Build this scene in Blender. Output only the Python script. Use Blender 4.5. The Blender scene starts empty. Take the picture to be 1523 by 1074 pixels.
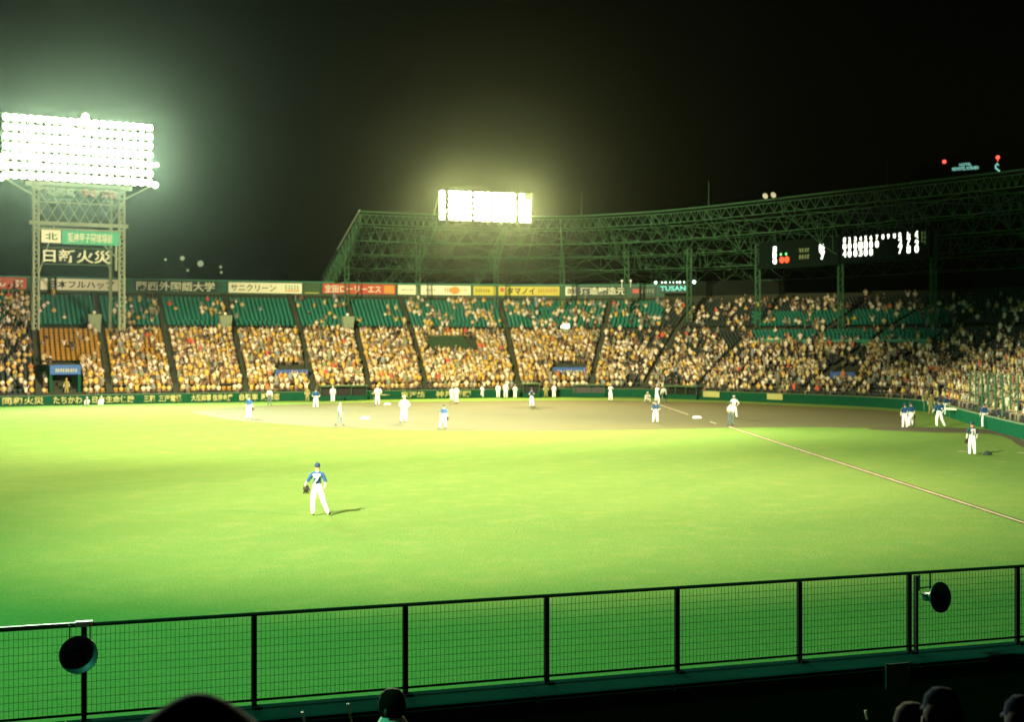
import bpy, bmesh, math, random
import numpy as np
from mathutils import Vector, Matrix

random.seed(11)
rng = np.random.default_rng(11)
R = math.radians
sc = bpy.context.scene
col = sc.collection

# ------------------------------------------------------------------ camera
F = 2050.0          # focal length in photo pixels (1523 wide)
YH = 513.0          # horizon row of the photo
CAMH = 6.0
cam_d = bpy.data.cameras.new('camera')
cam_d.sensor_width = 36.0
cam_d.lens = F / 1523.0 * 36.0
cam_d.shift_y = -(537.0 - YH) / 1523.0
cam_d.clip_start = 0.1
cam_d.clip_end = 4000
cam_d.dof.use_dof = True          # the photo is softly focused: near fence sharpest
cam_d.dof.focus_distance = 19.0
cam_d.dof.aperture_fstop = 2.1
cam = bpy.data.objects.new('camera', cam_d)
cam.location = (0, 0, CAMH)
cam.rotation_euler = (R(90), 0, 0)
col.objects.link(cam)
sc.camera = cam

# ------------------------------------------------------------------ world: night sky
w = bpy.data.worlds.new('World')
sc.world = w
w.use_nodes = True
nt = w.node_tree
bg = nt.nodes['Background']
sky = nt.nodes.new('ShaderNodeTexSky')
sky.sky_type = 'NISHITA'
sky.sun_disc = False
sky.sun_elevation = R(-2.0)
sky.sun_rotation = R(180)
tint = nt.nodes.new('ShaderNodeMix'); tint.data_type = 'RGBA'; tint.blend_type = 'MULTIPLY'
tint.inputs[0].default_value = 1.0
tint.inputs[7].default_value = (0.8, 1.0, 0.55, 1)
nt.links.new(sky.outputs[0], tint.inputs[6])
nt.links.new(tint.outputs[2], bg.inputs[0])
bg.inputs[1].default_value = 0.004

sc.view_settings.view_transform = 'Standard'
sc.view_settings.look = 'None'
sc.view_settings.exposure = 0.0
sc.view_settings.gamma = 1.0
try:
    sc.view_settings.use_curve_mapping = False
except Exception:
    pass
cy = sc.cycles
cy.max_bounces = 5
cy.diffuse_bounces = 3
cy.glossy_bounces = 2
cy.volume_bounces = 0
cy.sample_clamp_indirect = 2.0
cy.use_denoising = True

# ------------------------------------------------------------------ stadium lamps (spots in the light banks, with added fills)
def spot(name, loc, aim, power, size, color, radius=0.35, blend=1.0):
    d = bpy.data.lights.new(name, 'SPOT')
    d.energy = power
    d.color = color
    d.spot_size = R(size)
    d.spot_blend = blend
    d.shadow_soft_size = radius
    o = bpy.data.objects.new(name, d)
    o.location = loc
    o.rotation_euler = (Vector(aim) - Vector(loc)).to_track_quat('-Z', 'Y').to_euler()
    col.objects.link(o)
    return o

WARM = (1.0, 0.90, 0.58)
YEL = (1.0, 0.84, 0.36)
GRN = (0.82, 1.0, 0.70)
K = 1.0e6
# tower in the first-base stand (left of the picture)
Q = 5.3e6
T1 = Vector((-47.7, 152.0, 27.5))
for u in (-5.5, 0, 5.5):
    p = T1 + Vector((0.875 * u + 0.5, 0.485 * u - 0.9, 0))
    spot('floodlight_or_added_fill', p, (-10, 80, 2), 0.46e6, 104, GRN)
# bank on the roof
T2 = Vector((-3.1, 169.4, 23.0))
for u in (-4, 4):
    p = T2 + Vector((0.94 * u + 0.2, 0.34 * u - 0.9, 0))
    spot('floodlight_or_added_fill', p, (-4, 100, 2), 0.33e6, 116, YEL)
# outfield tower behind the camera's left shoulder (throws the fielder's shadow)
spot('floodlight_or_added_fill', (-33, 6, 37), (8, 61, 0), 0.31 * Q, 41, (1.0, 0.78, 0.58), 1.0)
spot('floodlight_or_added_fill', (-33, 6, 37), (6, 46, 0), 0.056 * Q, 71, (0.10, 1.0, 0.52), 1.0)  # added green wash to brighten and tint the near grass
spot('floodlight_or_added_fill', (-33, 6, 37), (-5, 152, 2), 0.62 * Q, 37, (1.0, 0.86, 0.50), 1.0)
spot('floodlight_or_added_fill', (-33, 6, 37), (-14, 84, 0), 0.085 * Q, 40, (1.0, 0.80, 0.58), 1.0)  # added fill for the dim band across the mid-left grass
# outfield tower on the far right, outside the picture
spot('floodlight_or_added_fill', (62, 20, 37), (-60, 112, 0), 0.62 * Q, 44, (1.0, 0.76, 0.52), 1.0)
# bank over the third-base side, outside the picture
spot('floodlight_or_added_fill', (58, 95, 27), (-20, 90, 0), 0.12 * Q, 42, (1.0, 0.75, 0.46), 0.8)
spot('floodlight_or_added_fill', (58, 95, 27), (-20, 96, 0), 0.07 * Q, 54, (.8, .9, .5), 0.8)
spot('floodlight_or_added_fill', (58, 95, 27), (-52, 96, 2), 0.40 * Q, 48, WARM, 1.0)

# ------------------------------------------------------------------ helpers
MATS = {}
def mat(name, color, rough=0.8, var=0.0, scale=3.0, metal=0.0, spec=0.3, emit=None, estr=0.0, coat=0.0):
    if name in MATS:
        return MATS[name]
    m = bpy.data.materials.new(name)
    m.use_nodes = True
    n = m.node_tree.nodes; l = m.node_tree.links
    b = n['Principled BSDF']
    b.inputs['Base Color'].default_value = (*color, 1)
    b.inputs['Roughness'].default_value = rough
    b.inputs['Metallic'].default_value = metal
    b.inputs['Specular IOR Level'].default_value = spec
    if emit:
        b.inputs['Emission Color'].default_value = (*emit, 1)
        b.inputs['Emission Strength'].default_value = estr
        m.cycles.emission_sampling = 'NONE'
    if var > 0:
        tc = n.new('ShaderNodeTexCoord')
        no = n.new('ShaderNodeTexNoise'); no.inputs['Scale'].default_value = scale
        no.inputs['Detail'].default_value = 5
        l.new(tc.outputs['Object'], no.inputs['Vector'])
        mx = n.new('ShaderNodeMix'); mx.data_type = 'RGBA'
        mx.inputs[6].default_value = (*[c * (1 - var) for c in color], 1)
        mx.inputs[7].default_value = (*[min(1, c * (1 + var)) for c in color], 1)
        l.new(no.outputs[0], mx.inputs[0])
        l.new(mx.outputs[2], b.inputs['Base Color'])
    MATS[name] = m
    return m

def tag(o, label=None, cat=None, group=None, kind=None):
    if label: o['label'] = label
    if cat: o['category'] = cat
    if group: o['group'] = group
    if kind: o['kind'] = kind
    return o

def empty(name, loc, rz=0.0, label=None, cat=None, group=None):
    o = bpy.data.objects.new(name, None)
    o.location = loc
    o.rotation_euler = (0, 0, rz)
    o.empty_display_size = 0.5
    col.objects.link(o)
    return tag(o, label, cat, group)

class MB:
    def __init__(s):
        s.v = []; s.f = []; s.m = []
    def add(s, vs, fs, mi=0):
        n = len(s.v)
        s.v += [tuple(v) for v in vs]
        s.f += [tuple(i + n for i in f) for f in fs]
        s.m += [mi] * len(fs)
        return s
    def box(s, c, size, rz=0.0, mi=0, rot=None):
        x, y, z = [a / 2 for a in size]
        M = rot if rot is not None else Matrix.Rotation(rz, 3, 'Z')
        c = Vector(c)
        vs = [c + M @ Vector((sx * x, sy * y, sz * z)) for sx in (-1, 1) for sy in (-1, 1) for sz in (-1, 1)]
        s.add(vs, [(0, 1, 3, 2), (4, 6, 7, 5), (0, 4, 5, 1), (2, 3, 7, 6), (0, 2, 6, 4), (1, 5, 7, 3)], mi)
        return s
    def beam(s, a, b, w, h=None, mi=0):
        a = Vector(a); b = Vector(b); h = h or w
        d = b - a; L = d.length
        if L < 1e-6: return s
        M = d.to_track_quat('Z', 'Y').to_matrix()
        return s.box((a + b) / 2, (w, h, L), mi=mi, rot=M)
    def tube(s, a, b, r, n=8, mi=0, r2=None):
        a = Vector(a); b = Vector(b); d = b - a
        M = d.to_track_quat('Z', 'Y').to_matrix(); r2 = r if r2 is None else r2
        vs = []
        for p, rr in ((a, r), (b, r2)):
            for k in range(n):
                t = 2 * math.pi * k / n
                vs.append(p + M @ Vector((rr * math.cos(t), rr * math.sin(t), 0)))
        fs = [(k, (k + 1) % n, n + (k + 1) % n, n + k) for k in range(n)]
        fs += [tuple(range(n))[::-1], tuple(range(n, 2 * n))]
        return s.add(vs, fs, mi)
    def lathe(s, prof, M=None, n=20, mi=0):
        M = M or Matrix.Identity(4)
        vs = []
        for r, z in prof:
            for k in range(n):
                t = 2 * math.pi * k / n
                vs.append(M @ Vector((r * math.cos(t), r * math.sin(t), z)))
        fs = []
        for j in range(len(prof) - 1):
            for k in range(n):
                k2 = (k + 1) % n
                fs.append((j * n + k, j * n + k2, (j + 1) * n + k2, (j + 1) * n + k))
        return s.add(vs, fs, mi)
    def mesh(s, name, mats, smooth=False):
        me = bpy.data.meshes.new(name)
        me.from_pydata(s.v, [], s.f)
        for m in (mats if isinstance(mats, (list, tuple)) else [mats]):
            me.materials.append(m)
        if any(s.m):
            me.polygons.foreach_set('material_index', s.m)
        if smooth:
            me.polygons.foreach_set('use_smooth', [True] * len(s.f))
        me.update()
        return me
    def build(s, name, mats, parent=None, smooth=False, loc=None):
        o = bpy.data.objects.new(name, s.mesh(name, mats, smooth))
        col.objects.link(o)
        if parent: o.parent = parent
        if loc is not None: o.location = loc
        return o

def inst(name, me, parent=None, loc=(0, 0, 0), rot=(0, 0, 0), scale=(1, 1, 1)):
    o = bpy.data.objects.new(name, me)
    o.location = loc; o.rotation_euler = rot; o.scale = scale
    if parent: o.parent = parent
    col.objects.link(o)
    return o

def world_pt(px, py, Z):                     # pixel + distance -> point in the place
    return Vector(((px - 761.5) / F * Z, Z, CAMH - (py - YH) / F * Z))
def ground_pt(px, py):
    Z = F * CAMH / (py - YH)
    return Vector(((px - 761.5) / F * Z, Z, 0))
def pix_of(x, y):
    return 761.5 + F * x / y

def text_mesh(txt, width, height, m, depth=0.03, bold=0.0):
    """Text as a mesh in the XZ plane (reads from -Y), centred, scaled to width x height."""
    c = bpy.data.curves.new('lettering', 'FONT')
    c.body = txt
    c.align_x = 'CENTER'; c.align_y = 'CENTER'
    c.size = 1.0
    c.offset = bold
    c.resolution_u = 3
    o = bpy.data.objects.new('lettering_src', c)
    col.objects.link(o)
    dg = bpy.context.evaluated_depsgraph_get()
    me = bpy.data.meshes.new_from_object(o.evaluated_get(dg))
    bpy.data.objects.remove(o)
    bpy.data.curves.remove(c)
    n = len(me.vertices)
    if n == 0:
        return me
    co = np.zeros(n * 3); me.vertices.foreach_get('co', co); co = co.reshape(-1, 3)
    lo = co.min(0); hi = co.max(0)
    ext = np.maximum(hi - lo, 1e-4)
    out = np.zeros_like(co)
    out[:, 0] = (co[:, 0] - (lo[0] + hi[0]) / 2) / ext[0] * width
    out[:, 2] = (co[:, 1] - (lo[1] + hi[1]) / 2) / ext[1] * height
    me.vertices.foreach_set('co', out.ravel())
    bm = bmesh.new(); bm.from_mesh(me)
    ret = bmesh.ops.extrude_face_region(bm, geom=bm.faces[:])
    bmesh.ops.translate(bm, vec=(0, -depth, 0), verts=[v for v in ret['geom'] if isinstance(v, bmesh.types.BMVert)])
    bm.to_mesh(me); bm.free()
    me.materials.clear(); me.materials.append(m)
    me.name = 'lettering'
    return me

# ------------------------------------------------------------------ materials
def grass_material():
    m = bpy.data.materials.new('mown_grass'); m.use_nodes = True
    n = m.node_tree.nodes; l = m.node_tree.links; b = n['Principled BSDF']
    b.inputs['Roughness'].default_value = 1.0; b.inputs['Specular IOR Level'].default_value = 0.0
    tc = n.new('ShaderNodeTexCoord')
    def noise(scale, detail, sx=1.0, sy=1.0):
        mp = n.new('ShaderNodeMapping'); mp.inputs['Scale'].default_value = (sx, sy, 1)
        no = n.new('ShaderNodeTexNoise'); no.inputs['Scale'].default_value = scale; no.inputs['Detail'].default_value = detail
        l.new(tc.outputs['Object'], mp.inputs[0]); l.new(mp.outputs[0], no.inputs['Vector'])
        return no.outputs[0]
    def mix(a, bb, f, lo=0.0, hi=1.0):
        mr = n.new('ShaderNodeMapRange'); mr.inputs[1].default_value = 0.3; mr.inputs[2].default_value = 0.7
        mr.inputs[3].default_value = lo; mr.inputs[4].default_value = hi
        l.new(f, mr.inputs[0])
        mx = n.new('ShaderNodeMix'); mx.data_type = 'RGBA'
        l.new(mr.outputs[0], mx.inputs[0])
        for sock, val in ((6, a), (7, bb)):
            if isinstance(val, tuple): mx.inputs[sock].default_value = (*val, 1)
            else: l.new(val, mx.inputs[sock])
        return mx.outputs[2]
    c1 = mix((0.072, 0.128, 0.032), (0.104, 0.148, 0.034), noise(0.09, 4, 1.0, 0.6))
    c2 = mix(c1, (0.058, 0.138, 0.042), noise(0.45, 5), 0.0, 0.45)
    c3 = mix(c2, (0.122, 0.168, 0.042), noise(5.0, 6), 0.0, 0.6)
    c4 = mix(c3, (0.042, 0.088, 0.022), noise(17.0, 5), 0.0, 0.75)
    c5 = mix(c4, (0.120, 0.140, 0.040), noise(0.9, 6, 1.0, 1.0), -0.35, 0.42)
    wv = n.new('ShaderNodeTexWave'); wv.wave_type = 'BANDS'; wv.bands_direction = 'X'; wv.inputs['Scale'].default_value = 0.055
    wv.inputs['Distortion'].default_value = 1.2; wv.inputs['Detail'].default_value = 2
    mp2 = n.new('ShaderNodeMapping'); mp2.inputs['Rotation'].default_value = (0, 0, R(38))
    l.new(tc.outputs['Object'], mp2.inputs[0]); l.new(mp2.outputs[0], wv.inputs['Vector'])
    c6 = mix(c5, (0.062, 0.112, 0.028), wv.outputs[1], 0.0, 0.22)
    l.new(c6, b.inputs['Base Color'])
    bp = n.new('ShaderNodeBump'); bp.inputs['Strength'].default_value = 0.5; bp.inputs['Distance'].default_value = 0.05
    l.new(noise(14, 6), bp.inputs['Height']); l.new(bp.outputs[0], b.inputs['Normal'])
    return m
M_grass = grass_material()
M_dirt = mat('infield_dirt', (0.0270, 0.0262, 0.0036), 0.95, 0.28, 0.35, spec=0.1)
M_track = mat('dark_dirt', (0.024, 0.018, 0.008), 0.95, 0.3, 0.8, spec=0.1)
M_chalk = mat('chalk', (0.30, 0.25, 0.17), 0.9, 0.12, 8)
M_base = mat('white_base', (0.8, 0.8, 0.76), 0.7)
M_ground = mat('dark_ground', (0.02, 0.022, 0.02), 0.95, 0.3, 0.1)
M_conc = mat('dark_concrete', (0.026, 0.032, 0.020), 0.95, 0.4, 0.8, spec=0.05)
M_pale = mat('pale_concrete', (0.13, 0.17, 0.10), 0.85, 0.15, 2)
M_wall = mat('wall_green_paint', (0.005, 0.042, 0.021), 1.0, 0.2, 1.5, spec=0.0)
M_backwall = mat('back_wall_green', (0.012, 0.075, 0.045), 0.7, 0.2, 1.0)
M_seatY = mat('orange_seat_plastic', (0.20, 0.11, 0.014), 0.5, 0.25, 0.9)
M_seatG = mat('green_seat_plastic', (0.003, 0.092, 0.060), 0.7, 0.25, 0.9)
M_seatD = mat('shade_darkened_seat_plastic', (0.008, 0.018, 0.014), 0.6, 0.25, 0.9)  # dark colour stands in for the dim light on the right-hand seats
M_teal = mat('teal_parapet', (0.03, 0.16, 0.10), 0.7, 0.15, 1.5)
M_steel = mat('pale_steel', (0.19, 0.23, 0.15), 0.8, 0.3, 2.0, spec=0.1)
M_gsteel = mat('green_steel', (0.027, 0.080, 0.036), 0.8, 0.4, 0.6, spec=0.1)
M_roof = mat('dark_roof_sheet', (0.007, 0.011, 0.008), 0.95, 0.3, 0.4, spec=0.03)
M_edge = mat('roof_edge_flashing', (0.30, 0.36, 0.26), 0.5)
M_black = mat('black_paint_and_shade', (0.006, 0.007, 0.006), 0.5)
M_housing = mat('lamp_housing', (0.16, 0.15, 0.10), 0.5)
M_lensA = mat('lit_lens_green', (0.8, 0.8, 0.7), 0.5, emit=(0.92, 1.0, 0.80), estr=34)
M_lensB = mat('lit_lens_warm', (0.8, 0.8, 0.7), 0.5, emit=(1.0, 0.97, 0.72), estr=30)
M_white = mat('white_sign_paint', (0.58, 0.60, 0.42), 0.6, 0.06, 2)
M_red = mat('red_sign_paint', (0.34, 0.055, 0.03), 0.6, 0.08, 2)
M_yel = mat('yellow_sign_paint', (0.40, 0.36, 0.045), 0.6, 0.08, 2)
M_ora = mat('orange_sign_paint', (0.45, 0.22, 0.04), 0.6, 0.08, 2)
M_navy = mat('navy_sign_paint', (0.012, 0.035, 0.035), 0.6, 0.1, 2)
M_dgreen = mat('dark_green_sign', (0.012, 0.045, 0.028), 0.6, 0.1, 2)
M_brightg = mat('bright_green_sign', (0.02, 0.28, 0.15), 0.6, 0.08, 2)
M_olive = mat('dull_green_panel', (0.030, 0.070, 0.028), 0.7, 0.15, 1)
M_ink = mat('sign_ink', (0.02, 0.03, 0.03), 0.6)
M_letter = mat('cream_lettering', (0.50, 0.52, 0.36), 0.6)
M_lety = mat('yellow_lettering', (0.24, 0.25, 0.085), 0.6)
M_bluebanner = mat('blue_banner', (0.012, 0.055, 0.19), 0.7, 0.15, 2)
M_wire = mat('fence_wire', (0.015, 0.06, 0.02), 0.9, spec=0.05)
M_post = mat('fence_paint_black_green', (0.010, 0.018, 0.010), 0.6, 0.5, 8, spec=0.2)
M_parapet = mat('parapet_paint', (0.005, 0.020, 0.017), 1.0, 0.5, 1.5, spec=0.0)
M_tape_highlight = mat('cream_tape_and_highlight', (0.6, 0.62, 0.42), 0.6)  # tape and pale sticks, also the painted highlight on the rail

# ------------------------------------------------------------------ ground, field
def plane(name, pts, z, m, kind='structure'):
    b = MB(); b.add([(p[0], p[1], z) for p in pts], [tuple(range(len(pts)))])
    o = b.build(name, m)
    tag(o, kind=kind)
    return o
plane('ground', [(-1500, -300), (1500, -300), (1500, 3000), (-1500, 3000)], -0.30, M_ground)

# stands: front wall path (X, Y) with the direction of the aisles (degrees, + leans left)
CP = [(-92, 113.5, 25), (-70, 124, 23), (-51.5, 133.2, 21), (-38.9, 140, 19), (-25.8, 146, 15), (-15, 150.6, 11),
      (-4.6, 155.2, 8), (2, 157.3, 3), (9, 158.2, -8), (14.7, 157, -18), (20, 152, -28), (25, 145.6, -38),
      (31, 138.5, -46), (35.5, 131, -56), (37.2, 123, -67), (36, 113, -78), (34.7, 105, -84), (32.5, 88, -90),
      (31, 70, -92), (30, 48, -92)]
def catmull(P, n=30):
    P = np.array(P, float)
    Q = np.vstack([2 * P[0] - P[1], P, 2 * P[-1] - P[-2]])
    out = []
    for i in range(1, len(Q) - 2):
        p0, p1, p2, p3 = Q[i - 1:i + 3]
        for k in range(n):
            t = k / n
            out.append(0.5 * ((2 * p1) + (-p0 + p2) * t + (2 * p0 - 5 * p1 + 4 * p2 - p3) * t * t + (-p0 + 3 * p1 - 3 * p2 + p3) * t ** 3))
    out.append(P[-1])
    return np.array(out)
PATH = catmull(CP, 30)
NP_ = len(PATH)
def S(s, d):
    """point of the stand: s = index along the wall (float), d = metres back from the wall"""
    i = int(min(max(s, 0), NP_ - 1.001)); t = s - i
    a = PATH[i] * (1 - t) + PATH[i + 1] * t
    th = R(a[2])
    return np.array([a[0] - math.sin(th) * d, a[1] + math.cos(th) * d])
def s_at(px, d):
    pr = None
    for i in range(NP_):
        x, y = S(i, d)
        q = pix_of(x, y)
        if pr is not None and pr < px <= q:
            return i - 1 + (px - pr) / (q - pr)
        pr = q
    return None
def hgt(d):
    return 0.92 + 0.358 * d if d < 19 else 7.72 + 0.30 * (d - 19)

# playing surface (up to the wall)
fp = [tuple(S(i, 0.0)) for i in range(0, NP_, 5)] + [tuple(S(NP_ - 1, 0))]
fp = [(-92, 8)] + fp + [(31, 14)]
plane('playing_field_grass', fp, 0.0, M_grass)
# the infield dirt
def smooth_poly(pts, n=8, jit=0.0):
    P = np.array(pts); m = len(P); out = []
    for i in range(m):
        p0, p1, p2, p3 = P[(i - 1) % m], P[i], P[(i + 1) % m], P[(i + 2) % m]
        for k in range(n):
            t = k / n
            q = 0.5 * ((2 * p1) + (-p0 + p2) * t + (2 * p0 - 5 * p1 + 4 * p2 - p3) * t * t + (-p0 + 3 * p1 - 3 * p2 + p3) * t ** 3)
            out.append(q + rng.normal(0, jit, 2))
    return out
low = [(284, 613), (310, 619), (350, 625), (420, 631), (500, 636), (600, 640), (700, 641.5), (800, 641.5), (900, 640.5),
       (1000, 638.5), (1088, 636.5), (1200, 635.5), (1290, 637), (1350, 637)]
up = [(1362, 628), (1350, 615), (1300, 609.5), (1200, 604.5), (1100, 600), (1000, 597), (900, 595.5), (800, 595.5), (700, 597), (600, 598),
      (500, 600), (420, 602), (360, 605), (310, 609)]
dp = [tuple(ground_pt(*p)[:2]) for p in low + up]
plane('infield_dirt', smooth_poly(dp, 6, 0.06), 0.004, M_dirt)
strip = [(1290, 638), (1340, 636), (1400, 636.5), (1460, 639), (1500, 645), (1523, 656), (1560, 672), (1620, 690), (1640, 706), (1570, 690),
         (1523, 667), (1490, 649), (1440, 644.5), (1380, 643), (1330, 641)]
plane('bullpen_dirt_strip', smooth_poly([tuple(ground_pt(*p)[:2]) for p in strip], 5, 0.03), 0.008, M_track)
# chalk foul line in two pieces + box marks
def strip_line(name, a, b, w0, w1, z=0.012):
    a = np.array(a); b = np.array(b); d = (b - a) / np.linalg.norm(b - a); nn = np.array([-d[1], d[0]])
    pts = []
    N = 60
    L = [a + (b - a) * k / N + nn * (w0 + (w1 - w0) * k / N) / 2 + nn * rng.normal(0, 0.006) for k in range(N + 1)]
    Rr = [a + (b - a) * k / N - nn * (w0 + (w1 - w0) * k / N) / 2 + nn * rng.normal(0, 0.006) for k in range(N + 1)]
    return plane(name, [tuple(p) for p in L] + [tuple(p) for p in Rr[::-1]], z, M_chalk)
home = np.array(ground_pt(973, 599.5)[:2]); third = np.array(ground_pt(1037, 621)[:2])
fl0 = np.array(ground_pt(1084, 635)[:2]); fl1 = np.array(ground_pt(1523, 778)[:2])
fdir = (fl1 - fl0) / np.linalg.norm(fl1 - fl0)
strip_line('foul_line', fl0, fl1 + fdir * 22, 0.10, 0.08)
plane('foul_line_wear', [tuple(fl0 + np.array([-.20, 0])), tuple(fl0 + np.array([.24, 0])), tuple(fl1 + fdir * 22 + np.array([.19, 0])), tuple(fl1 + fdir * 22 + np.array([-.16, 0]))], 0.006, M_dirt)
strip_line('foul_line', np.array(ground_pt(1024, 617)[:2]), home + (third - home) * 0.12, 0.09, 0.09)
strip_line('coach_box_line', np.array(ground_pt(1056, 627.5)[:2]), np.array(ground_pt(1065, 630.5)[:2]), 0.10, 0.10)
for a, b in (((1425, 671.5), (1441, 672.3)), ((1513, 673.5), (1530, 674.5))):
    strip_line('bullpen_plate_line', np.array(ground_pt(*a)[:2]), np.array(ground_pt(*b)[:2]), 0.25, 0.25)

def base(px, py, label, wd=0.75):
    p = ground_pt(px, py)
    b = MB()
    prof = [(0.0, 0.16), (wd * .35, 0.15), (wd * .5, 0.09), (wd * .54, 0.0)]
    b.lathe(prof, n=4)
    o = b.build('base', M_base); o.location = p + Vector((0, 0, 0.005)); o.rotation_euler = (0, 0, R(45))
    tag(o, label, 'base', 'bases on the infield dirt')
base(543, 623, 'white base bag on the dirt right of the umpire in dark trousers', 0.85)
base(1037, 622, 'white base bag on the dirt left of the foul line umpire', 0.85)
base(576, 602, 'small white base bag on the far dirt behind the tall white runner', 0.8)
b = MB(); hp = [(-.22, .2), (.22, .2), (.22, 0), (0, -.22), (-.22, 0)]
b.add([(x, y, 0) for x, y in hp] + [(x, y, .04) for x, y in hp], [(5, 6, 7, 8, 9)[::-1]] + [(i, (i + 1) % 5, 5 + (i + 1) % 5, 5 + i) for i in range(5)])
o = b.build('home_plate', M_base); o.location = (home[0], home[1], 0.006)
tag(o, 'white five sided plate at the feet of the batter', 'home plate')

# pitcher mound (low dirt hump)
b = MB(); mp = ground_pt(791, 606.5)
b.lathe([(2.7, 0.0), (2.0, 0.10), (1.0, 0.22), (0.0, 0.25)], n=28)
o = b.build('pitcher_mound', M_dirt, smooth=True); o.location = (mp.x, mp.y, 0.006); tag(o, kind='structure')

# ------------------------------------------------------------------ grandstand
stand = empty('grandstand', (0, 165, 0), 0, 'big curving grandstand full of seats behind the infield under the roof', 'grandstand')
def local(parent, o):
    o.parent = parent
    o.matrix_parent_inverse = Matrix.Translation(-parent.location)
    return o
SP = 0.86
rows = []
d = 1.2
while d < 31.8:
    if not (17.9 < d < 19.6):
        rows.append(d)
    d += SP
ids = list(range(0, NP_, 4)) + [NP_ - 1]
# stepped terrace
b = MB()
alld = np.arange(0.35, 36.8, SP)
prof = []
for k, dd in enumerate(alld):
    h0 = hgt(dd - SP / 2) if k else 0.80
    prof.append((dd - .0, h0)); prof.append((dd + SP - 0.001, h0))
vs = []; fs = []
for i in ids:
    for (dd, hh) in prof:
        x, y = S(i, dd); vs.append((x, y, hh))
npf = len(prof)
for a in range(len(ids) - 1):
    for k in range(npf - 1):
        fs.append((a * npf + k, (a + 1) * npf + k, (a + 1) * npf + k + 1, a * npf + k + 1))
b.add(vs, fs)
local(stand, b.build('terrace_steps', M_conc))

# low field wall: panels around the field
def swept(name, m, prof, parent, i0=0, i1=NP_ - 1, step=3):
    b = MB(); idx = list(range(i0, i1, step)) + [i1]
    vs = []
    for i in idx:
        for dd, hh in prof:
            x, y = S(i, dd); vs.append((x, y, hh))
    n = len(prof); fs = []
    for a in range(len(idx) - 1):
        for k in range(n):
            k2 = (k + 1) % n
            fs.append((a * n + k, (a + 1) * n + k, (a + 1) * n + k2, a * n + k2))
    fs += [tuple(range(n)), tuple(range((len(idx) - 1) * n, len(idx) * n))[::-1]]
    b.add(vs, fs)
    o = b.build(name, m)
    if parent: local(parent, o)
    return o
fwall = empty('field_wall', (0, 158, 0), 0, 'low green padded wall round the field in front of the crowd', 'wall')
swept('wall_body', M_wall, [(0, -0.3), (0, 0.92), (0.3, 0.92), (0.3, -0.3)], fwall)
swept('wall_coping', M_olive, [(-0.03, 0.925), (-0.03, 0.99), (0.32, 0.99), (0.32, 0.925)], fwall)
# back wall with the sign band
bwall = empty('back_wall', (0, 190, 0), 0, 'green wall along the top of the stand that carries the advertising boards', 'wall')
iR = int(s_at(985, 36.5)) + 1
swept('wall_body', M_backwall, [(36.6, 12.3), (36.6, 14.35), (37.1, 14.35), (37.1, -0.2)], bwall, 0, iR)
swept('wall_body', M_roof, [(36.6, 12.3), (36.6, 14.9), (37.1, 14.9), (37.1, -0.2)], bwall, iR, NP_ - 1)
swept('wall_ledge', M_olive, [(36.2, 12.62), (36.2, 12.78), (36.58, 12.78), (36.58, 12.62)], bwall, 0, iR)
swept('wall_coping', M_teal, [(36.5, 14.36), (36.5, 14.5), (37.2, 14.5), (37.2, 14.36)], bwall, 0, iR)

# aisles
APX = [-60, 58, 163, 262, 366, 465, 548, 633, 770, 880, 960, 1040, 1120, 1195, 1268, 1335, 1385, 1420, 1455, 1490, 1540, 1640, 1760]
AIS = [s for s in (s_at(p, 1.0) for p in APX) if s is not None]
b = MB()
for s in AIS:
    wdt = 0.70
    for dd in np.arange(1.2, 35.6, SP / 2):
        p = S(s, dd); q = S(s + 0.01, dd); t = (q - p) / np.linalg.norm(q - p)
        b.box((p[0], p[1], hgt(dd - SP / 2) + 0.05), (wdt, SP / 2, 0.35), math.atan2(t[1], t[0]))
o = b.build('aisle_stairs', M_conc); local(stand, o)
o['kind'] = 'stuff'

# seats + spectators ------------------------------------------------
def seat_template():
    v = []; f = []
    def bx(cx, cy, cz, sx, sy, sz, drop=()):
        n = len(v)
        for a in (-1, 1):
            for c in (-1, 1):
                for e in (-1, 1):
                    v.append((cx + a * sx / 2, cy + c * sy / 2, cz + e * sz / 2))
        F6 = [(0, 1, 3, 2), (4, 6, 7, 5), (0, 4, 5, 1), (2, 3, 7, 6), (0, 2, 6, 4), (1, 5, 7, 3)]
        for k, q in enumerate(F6):
            if k not in drop: f.append([i + n for i in q])
    bx(0, 0.20, 0.62, 0.40, 0.05, 0.36)
    bx(0, 0.0, 0.42, 0.40, 0.38, 0.05, drop=(4,))
    return np.array(v), np.array(f)
SV, SF = seat_template()

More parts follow.
